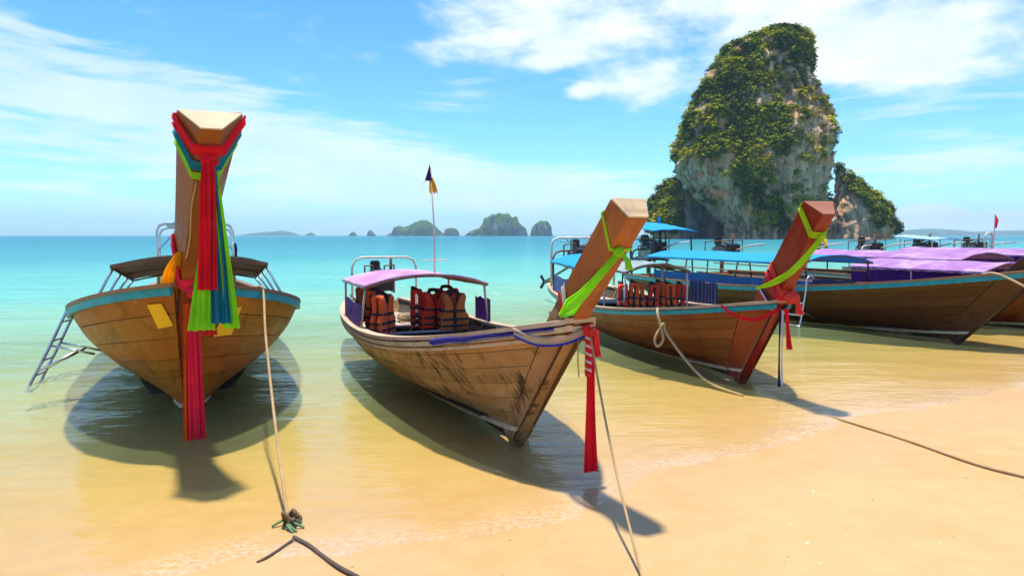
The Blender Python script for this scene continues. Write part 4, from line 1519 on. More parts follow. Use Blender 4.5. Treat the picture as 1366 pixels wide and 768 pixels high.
sash(bl, HL, 'red sash knotted below the head of the tall prow, tail hanging', 'cloth_red',
     dict(f_rear=0.985, f_front=0.948, width=0.085, folds=3, amp=0.009, out=0.030, f_rear2=0.978), [drop(kp + Vector((0.03, -0.005, -0.02)), 0.93, 0.10, 0.13, 4, 0.018, 0.02, -0.035, pinch=[(0, .08), (.15, .105), (1, .135)])], kp, 0.062)
sash(bl, HL, 'dark teal sash under the red one on the tall prow', 'cloth_teal',
     dict(f_rear=0.952, f_front=0.905, width=0.075, folds=2, amp=0.009, out=0.022), [drop(kp + Vector((-0.01, 0.02, -0.06)), 1.15, 0.06, 0.14, 4, 0.020, 0.0, 0.03, phase=1.0)])
sash(bl, HL, 'lime green sash, lowest of the three below the prow head', 'cloth_lime',
     dict(f_rear=0.924, f_front=0.876, width=0.060, folds=2, amp=0.008, out=0.014), [drop(kp + Vector((-0.03, 0.035, -0.08)), 1.17, 0.05, 0.12, 3, 0.018, 0.0, 0.085, phase=2.0),
                                                                                   drop(kp + Vector((-0.06, -0.04, -0.62)), 0.64, 0.08, 0.19, 4, 0.022, 0.0, -0.05, phase=.5)])
kq = prow_point(HL, 0.50, 0.0, 0.0) + Vector((0.06, 0.03, 0.0))
sash(bl, HL, 'bright pink sash tied low on the tall prow, long tail almost to the water', 'cloth_pink',
     dict(f_rear=0.62, f_front=0.53, width=0.10, folds=3, amp=0.012, out=0.020), [drop(kq + Vector((0.02, 0.0, -0.12)), 1.14, 0.09, 0.135, 4, 0.020, 0.03, 0.0)], kq, 0.05)
sash(bl, HL, 'orange sash behind the pink one on the tall prow', 'cloth_orange', None, [drop(kq + Vector((-0.01, -0.035, -0.10)), 1.17, 0.08, 0.10, 4, 0.02, 0.03, -0.03, phase=1.4)])
sash(bl, HL, 'scarlet sash showing at the right edge of the pink one', 'cloth_scarlet', None, [drop(kq + Vector((-0.015, 0.10, -0.08)), 0.30, 0.09, 0.13, 3, 0.02, 0.0, 0.02, phase=.4)])
# yellow bow of cloth billowing on the left of the stem
e = thing_in(bl, 'sash', 'yellow cloth billowing from the left of the tall prow at rail height', 'sash', 'cloth sashes tied to the prows')
mb = MB()
pts = [prow_point(HL, lerp(0.62, 0.46, u), -1, 0.30) + Vector((0.02, -0.01 - 0.05 * math.sin(math.pi * u), 0)) for u in frange(0, 1, 12)]
strip(mb, pts, Vector((0.5, -0.86, -0.1)).normalized(), Vector((0.86, 0.5, 0)).normalized(), 0.1, 0.2, 4, 0.022, pinch=[(0, .05), (.55, .16), (.8, .24), (1, .26)])
mb.build('band', MT['cloth_yellow'], e, smooth=True)
# thin white cord on the prow front
o = MB().tube([prow_point(HL, f, -0.75 + 0.1 * math.sin(f * 30), 0.0) - HL.N * 0.008 for f in frange(0.62, 0.86, 12)], 0.006, 5).build('cord', MT['rope_pale'], None, smooth=True)
o.location = bl.location; o.rotation_euler = bl.rotation_euler
tag(o, 'thin pale cord running down the front of the tall prow', 'cord')

# boarding ladder hooked over the left rail -------------------------------
lad = empty('boarding_ladder', W(bl, (-1.2, -1.33, 0)))
tag(lad, 'steel boarding ladder hooked over the left rail of the bow-on boat', 'ladder', 'steel boarding ladders')


def ladder(root, A0, A1, B0, hook, strut, r=0.017):
    """A0/A1 the two rail tops, B0 vector from top to bottom, hook vector into the boat, strut: points back to the hull"""
    o = Vector(root.location)
    for A in (A0, A1):
        pts = [A + hook, A + hook * .5 + Vector((0, 0, .06)), A + Vector((0, 0, 0.03)), A + B0 * .5, A + B0 * .96, A + B0]
        MB().tube([p - o for p in catmull(pts, 4)], r, 7).build('rail', MT['steel'], root, smooth=True)
    MB().tube([A0 + B0 - o, A0 + B0 * 1.02 + (A1 - A0) * .5 - o, A1 + B0 - o], r, 7).build('rail', MT['steel'], root, smooth=True)
    for u in (0.16, 0.40, 0.64, 0.82):
        MB().tube([A0 + B0 * u - o, A1 + B0 * u - o], r * .85, 6).build('rung', MT['steel'], root, smooth=True)
    for A in (A0, A1):
        pts = [A + B0 * .46, A + B0 * .46 + strut]
        MB().tube([p - o for p in pts], r * .85, 6).build('brace', MT['steel'], root, smooth=True)
        MB().tube([A + B0 * .78 - o, A + B0 * .46 + strut * .62 - o], r * .85, 6).build('brace', MT['steel'], root, smooth=True)


A0 = at(92, 412, 8.55); A1 = at(104, 410, 8.9)
Bv = at(35, 522, 7.9) - A0
st_ = at(126, 472, 8.3) - (A0 + Bv * .46)
ladder(lad, A0, A1, Bv, at(107, 408, 8.8) - A0, st_)

# ------------------------------------------------------------------ middle boat, weathered tan
bmid = boat('weathered tan longtail boat with pink canopy and purple curtains, in the middle', SM, 22.0)
HM = Hull(L=6.3, rake=1.80, ztop=1.85, zb=1.14, zm=0.57, zs=0.62, bm=0.86, bt=0.46, sm=0.42, pb=2.6, qb=0.75, zk=0.0)
make_hull(bmid, HM, 'hull_weathered', 'caulk_pale', 'rail_pale', 'rail_pale', 'prow_tan', 'end_grain', 6, 3, prow_w=(0.11, 0.17, 0.15, 0.25), prow_d=(0.26, 0.17), rub_h=0.020, stem=0.972, stem_mat='hull_weathered')
for side in (1, -1):       # a second pale moulding under the first
    qq = frange(0.0, 0.99, 44)
    m2 = MB(); sweep_rect(m2, [HM.G(q, side, 0.010, -0.085) for q in qq], [Vector((0, side, 0))] * 44, 0.014, 0.013)
    m2.build('rub_rail', MT['rail_pale'], bmid)
fit_inside(bmid, HM, thwarts=(-2.2, -2.8, -3.4, -4.1), stern_deck=1.9, bow_deck=1.1, bow_mat='rail_pale')
roof, zf = canopy(bmid, HM, -4.75, -3.0, 0.80, 1.13, 0.135, 'tarp_pink', (-3.07, -4.68), tilt=0.02, fringe='cloth_white', valance=0.035, post_mat='rail_pale', post_r=0.016)
curtain(bmid, HM, -4.7, -3.05, -1, 0.56, 0.90, 'curtain_purple', 0.0, 18, 0.014)
curtain(bmid, HM, -3.6, -3.0, 1, 0.56, 0.92, 'curtain_violet', 0.0, 6, 0.012)
pipe_arch(bmid, -5.7, 0.52, 0.62, 1.40, 0.018, 'painted_pipe')
engine(bmid, -6.2, 0.80, 0.85)
# flag mast with crosspiece
mast = MB().tube([(-3.3, 0.17, zf(-3.3, 0.2)), (-3.3, 0.17, 1.80), (-3.32, 0.13, 2.66)], [0.014, 0.012, 0.007], 7).build('mast', MT['painted_pipe'], bmid, smooth=True)
MB().tube([(-3.3, 0.0, 1.43), (-3.3, 0.34, 1.43)], 0.009, 6).build('crosspiece', MT['painted_pipe'], mast)
fb = MB(); strip(fb, [(-3.32, 0.13, 2.66), (-3.31, 0.11, 2.56), (-3.30, 0.09, 2.45)], (0, 1, 0), (1, 0, 0), 0.02, 0.09, 2, 0.02)
fb.build('pennant', MT['curtain_purple'], mast, smooth=True)
fb = MB(); strip(fb, [(-3.31, 0.13, 2.50), (-3.30, 0.15, 2.41), (-3.29, 0.16, 2.30)], (0, 1, 0), (1, 0, 0), 0.05, 0.12, 2, 0.02, phase=1, hem=.02)
fb.build('pennant', MT['cloth_yellow'], mast, smooth=True)
fb = MB(); strip(fb, [(-3.315, 0.10, 2.50), (-3.30, 0.05, 2.44), (-3.29, -0.01, 2.38)], (0, .7, .7), (1, 0, 0), 0.04, 0.07, 2, 0.01, phase=1)
fb.build('pennant', MT['cloth_scarlet'], mast, smooth=True)
# coil of rope on the stern deck
cp = []
for i in range(90):
    a = i * 0.42
    r_ = 0.10 + 0.016 * (i % 15) / 2 + 0.02 * math.sin(i)
    cp.append(W(bmid, (-5.0 + r_ * math.cos(a) * 1.2, 0.25 + r_ * math.sin(a), HM.zm - 0.13 + 0.0011 * i)))
o = MB().tube(cp, 0.012, 6).build('rope_coil', MT['rope_pale'], None, smooth=True)
tag(o, 'coil of pale rope on the stern deck of the middle boat', 'rope coil')

jc = empty('jerry_can', W(bmid, (-2.5, -0.25, 0.115)), bmid.rotation_euler.z + 0.5)
tag(jc, 'small orange and white jerry can on the floor of the middle boat', 'jerry can')
MB().box((0, 0, .13), (.26, .16, .26), bev=.03).build('body', MT['cloth_orange'], jc)
MB().tube([(-.08, 0, .255), (-.08, 0, .31), (.06, 0, .31), (.06, 0, .255)], .014, 6).build('handle', MT['cloth_orange'], jc)
MB().tube([(.10, 0, .25), (.10, 0, .30)], .03, 10).build('cap', MT['float_white'], jc)

# life jackets hung under the canopy of the middle boat
g = 'life jackets hung under the middle boat canopy'
rzm = bmid.rotation_euler.z
for lab, (x, y, z), rz, mat, s_ in [
        ('orange-red life jacket hung at the front left post of the middle boat', (-3.10, -0.56, 0.50), 0.9, 'jacket_orange', 0.95),
        ('orange life jacket hung behind the front left one, over the purple curtain', (-3.55, -0.56, 0.54), 1.0, 'jacket_orange', 0.90),
        ('rust-orange life jacket hung farther back over the purple curtain', (-4.05, -0.58, 0.54), 1.1, 'jacket_rust', 0.90),
        ('orange life jacket hung farthest back on the curtain side of the middle boat', (-4.45, -0.55, 0.56), 1.0, 'jacket_rust', 0.86),
        ('dark red life jacket seen edge on, leftmost of the right-hand row', (-3.7, 0.02, 0.50), 1.35, 'jacket_red', 0.95),
        ('red life jacket hung in the middle of the right-hand row', (-3.45, 0.20, 0.50), 0.05, 'jacket_red', 0.92),
        ('red life jacket half hidden behind the brown-orange one', (-3.75, 0.46, 0.50), -0.1, 'jacket_red', 0.95),
        ('brown-orange life jacket, rightmost of the row next to the violet curtain', (-3.25, 0.40, 0.49), 0.05, 'jacket_rust', 0.92)]:
    life_jacket(lab, W(bmid, (x, y, z + 0.03)), rzm + rz, mat, g, s=s_ * 0.9)

# lime green streamer, blue and cream cloths, plaited red tail on the middle prow
e = thing_in(bmid, 'sash', 'lime green streamer slung from the middle boat prow head to its rail', 'sash', 'cloth sashes tied to the prows')
mb = MB(); prow_wrap(mb, HM, 0.95, 0.895, 0.022, 1, 0.004, 0.010, f_rear2=0.955); mb.build('band', MT['cloth_chartreuse'], e, smooth=True)
p0 = prow_point(HM, 0.895, -0.3, 0.0) - HM.N * 0.025
p1 = prow_point(HM, 0.60, -1.5, 0.30) + Vector((0.0, -0.02, 0))
pts = []
for u in frange(0, 1, 26):
    p = p0.lerp(p1, u); s_ = math.sin(math.pi * u)
    p += Vector((0.02, -0.05, -0.055)) * s_
    pts.append(p)
kd = (p1 - p0).normalized()
nd = Vector((0.45, -0.88, 0.1)).normalized()
wd = kd.cross(nd).normalized()
mb = MB(); strip(mb, pts, wd, nd, 0.03, 0.03, 4, 0.010, pinch=[(0, .045), (.2, .055), (.5, .08), (.72, .125), (.9, .06), (1, .03)]); mb.build('tail', MT['cloth_lime'], e, smooth=True)
mb = MB(); knot(mb, p0, 0.035); mb.build('knot', MT['cloth_lime'], e, smooth=True)
mb = MB(); strip(mb, [p0 + Vector((0.01, 0.02, -0.01)), p0 + Vector((0.03, 0.04, -0.05)), p0 + Vector((0.03, 0.05, -0.11))], (0, 1, 0), (1, 0, 0), 0.03, 0.06, 2, 0.01); mb.build('tail', MT['cloth_lime'], e, smooth=True)

e = thing_in(bmid, 'sash', 'violet-blue cloth laid along the left rail of the middle boat', 'sash', 'cloth sashes tied to the prows')
mb = MB()
qs_ = frange(0.80, 0.985, 26)
pts = [HM.G(q, -1, 0.048, -0.022 - 0.004 * math.sin(i * .8)) for i, q in enumerate(qs_)]
strip(mb, pts, Vector((0, -.35, 0.93)), Vector((0.45, -0.88, 0.15)).normalized(), 0.05, 0.05, 3, 0.010, pinch=[(0, .03), (.08, .075), (.3, .06), (.55, .05), (.7, .04), (1, .03)])
mb.build('band', MT['cloth_blue'], e, smooth=True)
e = thing_in(bmid, 'sash', 'cream cloth looped from the left rail round the middle boat prow', 'sash', 'cloth sashes tied to the prows')
mb = MB()
pk = prow_point(HM, 0.575, 0.9, 0.0) + Vector((0.05, 0.02, 0.0))
qa = HM.G(0.945, -1, 0.06, 0.0)
pts = catmull([qa, lerp(qa, pk, .35) + Vector((0.04, -0.04, -0.06)), lerp(qa, pk, .7) + Vector((0.06, -0.04, -0.055)), pk], 9)
strip(mb, pts, Vector((0, -.2, 0.97)), Vector((0.5, -0.86, 0)), 0.06, 0.05, 3, 0.010)
mb.build('band', MT['cloth_cream'], e, smooth=True)
mb = MB()
pts2 = [p + Vector((0, 0, -0.035)) for p in pts]
strip(mb, pts2, Vector((0, -.2, 0.97)), Vector((0.5, -0.86, 0)), 0.02, 0.02, 1, 0.004)
mb.build('hem', MT['cloth_blue'], e, smooth=True)
e = thing_in(bmid, 'sash', 'white and red cloth twisted round the middle boat prow at rail height', 'sash', 'cloth sashes tied to the prows')
mb = MB(); prow_wrap(mb, HM, 0.665, 0.585, 0.055, 2, 0.008, 0.014, rear=False); mb.build('band', MT['cloth_white'], e, smooth=True)
mb = MB(); prow_wrap(mb, HM, 0.635, 0.565, 0.022, 1, 0.006, 0.022, rear=False); mb.build('stripe', MT['cloth_scarlet'], e, smooth=True)
e = thing_in(bmid, 'sash', 'plaited red and white cord with long red tail hanging from middle prow', 'sash', 'cloth sashes tied to the prows')
mb = MB(); knot(mb, pk, 0.05); mb.build('knot', MT['cloth_scarlet'], e, smooth=True)
for k, mname in enumerate(('cloth_red', 'cloth_white', 'cloth_scarlet')):
    ppts = [pk + Vector((0.014 * math.cos(u * 34 + k * 2.1), 0.017 * math.sin(u * 34 + k * 2.1), -0.03 - 0.30 * u)) for u in frange(0, 1, 40)]
    MB().tube(ppts, 0.013, 6).build('plait', MT[mname], e, smooth=True)
mb = MB(); strip(mb, **drop(pk + Vector((0, 0.015, -0.05)), 0.98, 0.05, 0.098, 4, 0.010, 0.02, 0.0, pinch=[(0, .05), (.3, .075), (1, .115)], hem=.003)); mb.build('tail', MT['cloth_red'], e, smooth=True)
mb = MB(); strip(mb, **drop(pk + Vector((0.01, 0.05, -0.0)), 0.20, 0.04, 0.07, 2, 0.012, 0.0, 0.01)); mb.build('tail', MT['cloth_scarlet'], e, smooth=True)

# ------------------------------------------------------------------ right boat, red prow
br_ = boat('brown longtail boat with teal rail and polished red prow, right of the middle boat', SR, 10.8)
HR = Hull(L=7.5, rake=1.50, ztop=1.95, zb=1.0, zm=0.52, zs=0.62, bm=0.95, bt=0.55, sm=0.42, pb=2.6, qb=0.75, zk=0.0)
make_hull(br_, HR, 'hull_brown', 'caulk', 'rail_pale', 'teal_paint', 'prow_red', 'end_grain_red', 6, 3, prow_w=(0.12, 0.22, 0.15, 0.34), prow_d=(0.32, 0.23), rub_h=0.026, stem=0.955)
fit_inside(br_, HR, thwarts=(-1.2, -4.0, -5.0), stern_deck=1.8, bow_deck=1.0)
canopy(br_, HR, -6.6, -4.5, 0.82, 1.18, 0.16, 'tarp_blue', (-4.4, -6.5), tilt=-0.05, post_mat='dark_metal', valance=0.03)
canopy(br_, HR, -3.9, -2.7, 0.56, 1.18, 0.13, 'tarp_greygreen', (-2.8, -3.8), tilt=0.0, post_mat='painted_pipe', inner=True)
curtain(br_, HR, -6.5, -4.5, -1, 0.60, 0.92, 'curtain_blue', 0.0, 8, 0.008)
curtain(br_, HR, -3.5, -2.4, 1, 0.60, 0.98, 'curtain_navy', 0.0, 8, 0.008)
pipe_arch(br_, -6.9, 0.72, 0.64, 1.70, 0.026, 'painted_pipe')
pipe_arch(br_, -7.4, 0.55, 0.66, 1.40, 0.022, 'rusty_metal')
MB().tube([(-6.9, -0.25, 1.70), (-6.9, -0.25, 0.70)], 0.012, 6).build('arch_brace', MT['painted_pipe'], br_)
engine(br_, -7.25, 0.98, 1.1)
g = 'life jackets packed in a row on the red-prowed boat'
names = ['first', 'second', 'third', 'fourth', 'fifth', 'sixth', 'seventh']
for k in range(7):
    life_jacket('orange-black life jacket, %s from the left in the row across the red-prowed boat' % names[k],
                W(br_, (-2.95 + 0.05 * math.sin(k * 2.7), -0.52 + 0.165 * k, 0.47 + 0.02 * math.sin(k * 1.9))), br_.rotation_euler.z + 1.25 + 0.2 * math.sin(k * 3.1), 'jacket_orange' if k % 3 else 'jacket_red', g, tilt=0.08 * math.sin(k * 2.3), s=0.86)
# rope looped at the rail of the right boat
lp = W(br_, HR.G(0.80, -1, 0.05, 0.0))
rp = [lp + Vector((0, 0, .03)), lp + Vector((-0.02, -0.10, -0.05)), lp + Vector((0.05, -0.14, -0.35)), lp + Vector((-0.02, -0.14, -0.46)), lp + Vector((-0.06, -0.14, -0.36)), lp + Vector((0.05, -0.13, -0.16)), lp + Vector((0.10, -0.15, -0.30))]
pend = gnd(992, 528, -0.06)
rp += [lerp(rp[-1], pend, .3) + Vector((0, 0, -.14)), lerp(rp[-1], pend, .6) + Vector((0, 0, -.17)), pend]
rope('mooring_rope', 'pale looped rope hanging from the rail of the red-prowed boat into the water', rp, 0.017, 'rope_pale')
# cloths on the red prow
e = thing_in(br_, 'sash', 'yellow-green ribbon slanting round the red prow from head to rail', 'sash', 'cloth sashes tied to the prows')
mb = MB(); prow_wrap(mb, HR, 0.975, 0.90, 0.075, 2, 0.008, 0.014); mb.build('band', MT['cloth_chartreuse'], e, smooth=True)
p0 = prow_point(HR, 0.90, 0.5, 0.0) - HR.N * 0.03
p1 = prow_point(HR, 0.505, -1.3, 0.75) + Vector((-0.05, -0.04, 0.0))
pts = [p0.lerp(p1, u) + Vector((0.10, -0.05, -0.10)) * math.sin(math.pi * u) ** 1.0 for u in frange(0, 1, 26)]
kd = (p1 - p0).normalized(); nd = Vector((0.5, -0.86, 0)).normalized(); wd = kd.cross(nd).normalized()
mb = MB(); strip(mb, pts, wd, nd, 0.05, 0.03, 3, 0.008, pinch=[(0, .06), (.3, .075), (.7, .07), (1, .03)]); mb.build('tail', MT['cloth_chartreuse'], e, smooth=True)
mb = MB(); knot(mb, p0, 0.035); mb.build('knot', MT['cloth_chartreuse'], e, smooth=True)
e = thing_in(br_, 'sash', 'coral red and pink cloth knotted round the red prow above the rail', 'sash', 'cloth sashes tied to the prows')
mb = MB(); prow_wrap(mb, HR, 0.635, 0.565, 0.075, 3, 0.010, 0.016); mb.build('band', MT['cloth_coral'], e, smooth=True)
mb = MB(); prow_wrap(mb, HR, 0.59, 0.535, 0.055, 2, 0.010, 0.014); mb.build('lower_band', MT['cloth_pink'], e, smooth=True)
pk = prow_point(HR, 0.555, 0.6, 0.0) - HR.N * 0.05
mb = MB(); knot(mb, pk, 0.075); mb.build('knot', MT['cloth_coral'], e, smooth=True)
mb = MB(); strip(mb, **drop(pk + Vector((0.02, 0.06, 0.03)), 0.22, 0.05, 0.11, 2, 0.02, 0.02, 0.02)); mb.build('tail', MT['cloth_coral'], e, smooth=True)
e = thing_in(br_, 'sash', 'red ribbon looped along the rail and hanging beside the red prow', 'sash', 'cloth sashes tied to the prows')
pk2 = prow_point(HR, 0.47, 0.0, 0.0) + Vector((0.05, 0, 0))
qa = HR.G(0.93, -1, 0.06, 0.02)
pts = catmull([qa, lerp(qa, pk2, .3) + Vector((0.02, -.05, -.10)), lerp(qa, pk2, .65) + Vector((0.05, -.06, -.13)), pk2], 8)
mb = MB(); strip(mb, pts, Vector((0, 0, 1)), Vector((0.5, -.86, 0)), 0.035, 0.04, 2, 0.006); mb.build('band', MT['cloth_red'], e, smooth=True)
mb = MB(); strip(mb, **drop(pk2 + Vector((0.02, 0.05, 0)), 0.46, 0.05, 0.075, 2, 0.01, 0.02, 0.04)); mb.build('tail', MT['cloth_red'], e, smooth=True)
e = thing_in(br_, 'sash', 'blue, white and red striped ribbon hanging from the red prow to the water', 'sash', 'cloth sashes tied to the prows')
for k, (mname, dy) in enumerate((('cloth_navy', -0.024), ('cloth_white', 0.0), ('cloth_scarlet', 0.022))):
    mb = MB(); prow_wrap(mb, HR, 0.505 - 0.012 * k, 0.475 - 0.012 * k, 0.030, 1, 0.003, 0.026 - 0.003 * k, rear=False); mb.build('stripe', MT[mname], e, smooth=True)
mb = MB(); strip(mb, **drop(pk2 + Vector((0.0, -0.012, -0.02)), 0.86, 0.03, 0.034, 1, 0.004, 0.03, 0.0, hem=0, sway=.01)); mb.build('tail', MT['cloth_navy'], e, smooth=True)
mb = MB(); strip(mb, **drop(pk2 + Vector((0.004, 0.018, -0.02)), 0.84, 0.026, 0.030, 1, 0.004, 0.03, 0.0, hem=0, sway=.01)); mb.build('tail', MT['cloth_white'], e, smooth=True)

# ------------------------------------------------------------------ long dark boat with the blue canopy
bb = boat('long dark brown longtail boat with bright blue canopy and teal rail', SB, 23.0)
HB = Hull(L=9.3, rake=2.35, ztop=2.3, zb=1.22, zm=0.62, zs=0.62, bm=1.12, bt=0.65, sm=0.42, pb=2.6, qb=0.75, zk=0.0)
make_hull(bb, HB, 'hull_dark', 'caulk', 'rail_brown', 'teal_paint', 'hull_dark', 'end_grain_red', 6, 3, prow_w=(0.12, 0.22, 0.15, 0.4), prow_d=(0.36, 0.28), rub_h=0.042, stem=0.955, stem_mat='hull_dark')
fit_inside(bb, HB, thwarts=(-2, -5, -6, -7), stern_deck=1.8, bow_deck=2.2, bow_mat='deck_grey')
canopy(bb, HB, -7.9, -2.6, 1.0, 1.20, 0.16, 'tarp_blue', (-2.7, -4.4, -6.2, -7.8), tilt=0.0, post_mat='dark_metal', valance=0.04)
curtain(bb, HB, -7.6, -2.3, -1, 0.62, 0.86, 'curtain_blue', 0.0, 14, 0.010)
curtain(bb, HB, -2.3, -1.4, -1, 0.66, 0.92, 'curtain_navy', 0.0, 4, 0.010)
mb, zf = arch_sheet(-9.5, -8.0, 0.75, 1.98, 0.05, -0.22, 0.02)
aw = mb.build('stern_awning', MT['tarp_blue'], bb, smooth=True, auto=50)
for x, y in ((-9.35, -.62), (-9.35, .62), (-8.15, -.62), (-8.15, .62)):
    MB().tube([(x + .15, y, 0.62), (x, y, zf(x, .8) - .03)], 0.022, 7).build('awning_post', MT['dark_metal'], aw)
for y, mname in ((-.55, 'cloth_yellow'), (0.35, 'tarp_blue')):
    f_ = MB(); strip(f_, [(-9.3, y, 2.32), (-9.3, y + .02, 2.22), (-9.3, y + .01, 2.10)], (0, 1, 0), (1, 0, 0), 0.04, 0.12, 2, 0.012, pinch=[(0, .02), (.5, .13), (1, .05)])
    f_.build('flag', MT[mname], aw, smooth=True)
pipe_arch(bb, -9.2, 0.6, 0.62, 1.35, 0.025, 'rusty_metal')
engine(bb, -9.25, 1.0, 1.25)
for side in (-1, 1):      # side rail of bamboo along the canopy
    MB().tube([(-7.6, side * 1.02, 1.0), (-5, side * 1.08, 0.98), (-2.8, side * 1.05, 1.0)], 0.016, 6).build('side_rail', MT['rail_brown'], bb, smooth=True)
lad = empty('boarding_ladder', W(bb, (-2.6, -1.2, 0)))
tag(lad, 'bent steel boarding ladder on the side of the long dark boat', 'ladder', 'steel boarding ladders')
o = Vector(lad.location)
z0 = HB.gz(HB.qx(-2.2))
q0 = W(bb, (-2.30, -HB.half(HB.qx(-2.3)) - 0.03, 0)); q1 = W(bb, (-2.80, -HB.half(HB.qx(-2.8)) - 0.03, 0))
outv = (W(bb, (0, -1, 0)) - W(bb, (0, 0, 0)))
for A in (q0, q1):
    pts = [A - outv * .12 + Vector((0, 0, z0 - .02)), A - outv * .08 + Vector((0, 0, z0 + .16)), A + outv * .07 + Vector((0, 0, z0 + .16)), A + outv * .10 + Vector((0, 0, z0 - .1)), A + outv * .22 + Vector((0, 0, .05)), A + outv * .30 + Vector((0, 0, .03))]
    MB().tube([p - o for p in catmull(pts, 4)], 0.017, 7).build('rail', MT['steel'], lad, smooth=True)
    MB().tube([A + outv * .18 + Vector((0, 0, .30)) - o, A - outv * .16 + Vector((0, 0, .14)) - o], 0.014, 6).build('brace', MT['steel'], lad)
for zz, k in ((.03, .30), (.22, .19), (.45, .14)):
    MB().tube([q0 + outv * k + Vector((0, 0, zz)) - o, q1 + outv * k + Vector((0, 0, zz)) - o], 0.017, 6).build('rung', MT['steel'], lad)

# ------------------------------------------------------------------ row of purple-canopied boats moored beyond
hd = 23.0
fw = Vector((math.sin(R(hd)), -math.cos(R(hd)), 0)); pt = Vector((math.cos(R(hd)), math.sin(R(hd)), 0))
row = [
    # offset to port, offset forward, label, canopy (x0,x1,z0), mats, planks
    (2.75, 0.05, 'brown longtail boat with purple canopy and violet curtains, next beyond the blue-canopied one', (-3.9, -0.9, 1.06), 'tarp_purple', True),
    (5.9, -0.2, 'longtail boat with the longest pale purple canopy, second beyond the blue-canopied one', (-8.2, -3.2, 1.16), 'tarp_purple', False),
    (9.4, -0.4, 'longtail boat with purple canopy and pink flag mast, third beyond the blue-canopied one', (-7.5, -3.0, 1.22), 'tarp_purple', False),
    (12.8, -1.0, 'longtail boat with small pale blue stern awning beyond the purple canopies', (-5.4, -2.4, 1.1), 'tarp_pink', False),
    (16.2, -1.2, 'longtail boat with an upright stern frame, fifth beyond the blue-canopied one', (-5.4, -2.4, 1.1), 'tarp_purple', False),
    (19.6, -0.6, 'longtail boat with a wide stern arch and red rag, near the right edge', (-5.4, -2.4, 1.1), 'tarp_pink', False),
]
far_boats = []
for k, (op, of, lab, (cx0, cx1, cz), cm, pl) in enumerate(row):
    S = Vector((SB.x, SB.y, 0)) + pt * op + fw * of
    rt = boat(lab, S, hd + (-1 if k % 2 else 0.5))
    H_ = Hull(L=9.4, rake=1.6, ztop=2.3, zb=1.15, zm=0.60, zs=0.62, bm=1.05, bt=0.6, sm=0.42, pb=2.6, qb=0.75, zk=0.0)
    make_hull(rt, H_, 'hull_brown' if k != 1 else 'hull_dark', 'hull_dark' if not pl else 'caulk', 'rail_brown', 'teal_paint', 'prow_tan', 'end_grain', 5, 2, planks=pl, chine=pl)
    fit_inside(rt, H_, thwarts=(-2,), stern_deck=1.6, bow_deck=1.2, ribs=False)
    canopy(rt, H_, cx0, cx1, 0.96, cz, 0.17, cm, (cx0 + .1, (cx0 + cx1) / 2, cx1 - .1), post_mat='painted_pipe', valance=0.05)
    if k in (0, 2):
        curtain(rt, H_, cx0 + .1, cx1 - .1, -1, 0.62, cz - 0.05, 'curtain_violet', 0.0, 14, 0.014)
        curtain(rt, H_, cx0 + .1, cx1 - .1, 1, 0.62, cz - 0.05, 'curtain_violet', 0.0, 14, 0.014)
    engine(rt, -9.3, 0.95, 1.2, shaft=False)
    far_boats.append((rt, H_))
pipe_arch(far_boats[1][0], -8.7, 0.6, .62, 1.45, 0.025, 'rusty_metal')
pipe_arch(far_boats[2][0], -9.0, 0.55, .62, 1.40, 0.025, 'painted_pipe')
# white-blue awning
rt = far_boats[3][0]
mb, zf = arch_sheet(-9.9, -8.2, 0.7, 1.66, 0.05, -0.12, 0.03)
aw = mb.build('stern_awning', MT['tarp_sky'], rt, smooth=True, auto=50)
for x in (-9.7, -8.4):
    for y in (-.6, .6):
        MB().tube([(x, y, .62), (x, y, zf(x, .85) - .03)], 0.02, 6).build('awning_post', MT['painted_pipe'], aw)
pipe_arch(far_boats[4][0], -8.6, 0.22, .62, 1.85, 0.035, 'painted_pipe')
pipe_arch(far_boats[5][0], -8.4, 0.62, .62, 1.55, 0.025, 'painted_pipe')
rt = far_boats[5][0]
rg = MB(); strip(rg, [(-8.4, .3, 1.54), (-8.4, .31, 1.40), (-8.4, .3, 1.25)], (0, 1, 0), (1, 0, 0), .1, .13, 2, .02); rg.build('rag', MT['cloth_red'], rt, smooth=True)
rt = far_boats[2][0]
mast = MB().tube([(-5.0, 0, 1.36), (-5.0, 0, 2.32)], 0.014, 6).build('mast', MT['painted_pipe'], rt)
fb = MB(); strip(fb, [(-5.0, 0.0, 2.36), (-5.0, .06, 2.2), (-5.0, .03, 1.96)], (0, 1, 0), (1, 0, 0), .04, .16, 2, .02, pinch=[(0, .03), (.5, .2), (1, .06)]); fb.build('flag', MT['cloth_pink'], mast, smooth=True)

# ================================================================== ROPES ON THE BEACH
def on_bed(px, py, up=0.0):
    p = gnd(px, py, 0.0)
    for _ in range(6): p = gnd(px, py, bed_z(p.x, p.y) + up)
    return p


a0 = W(bl, HL.G(0.945, 1, 0.02, 0.03))
a1 = on_bed(384, 692, 0.05)
pts = [W(bl, HL.G(0.935, 1, -0.10, 0.05)), a0 + Vector((0, 0, .02)), a0 + Vector((0.05, -0.08, -0.06))] + [lerp(a0, a1, u) + Vector((0, 0, -0.16 * math.sin(math.pi * u))) for u in (.2, .4, .6, .8)] + [a1]
rope('mooring_rope', 'tan rope running from the bow-on boat down to a knot on the sand', pts, 0.011, 'rope_tan')
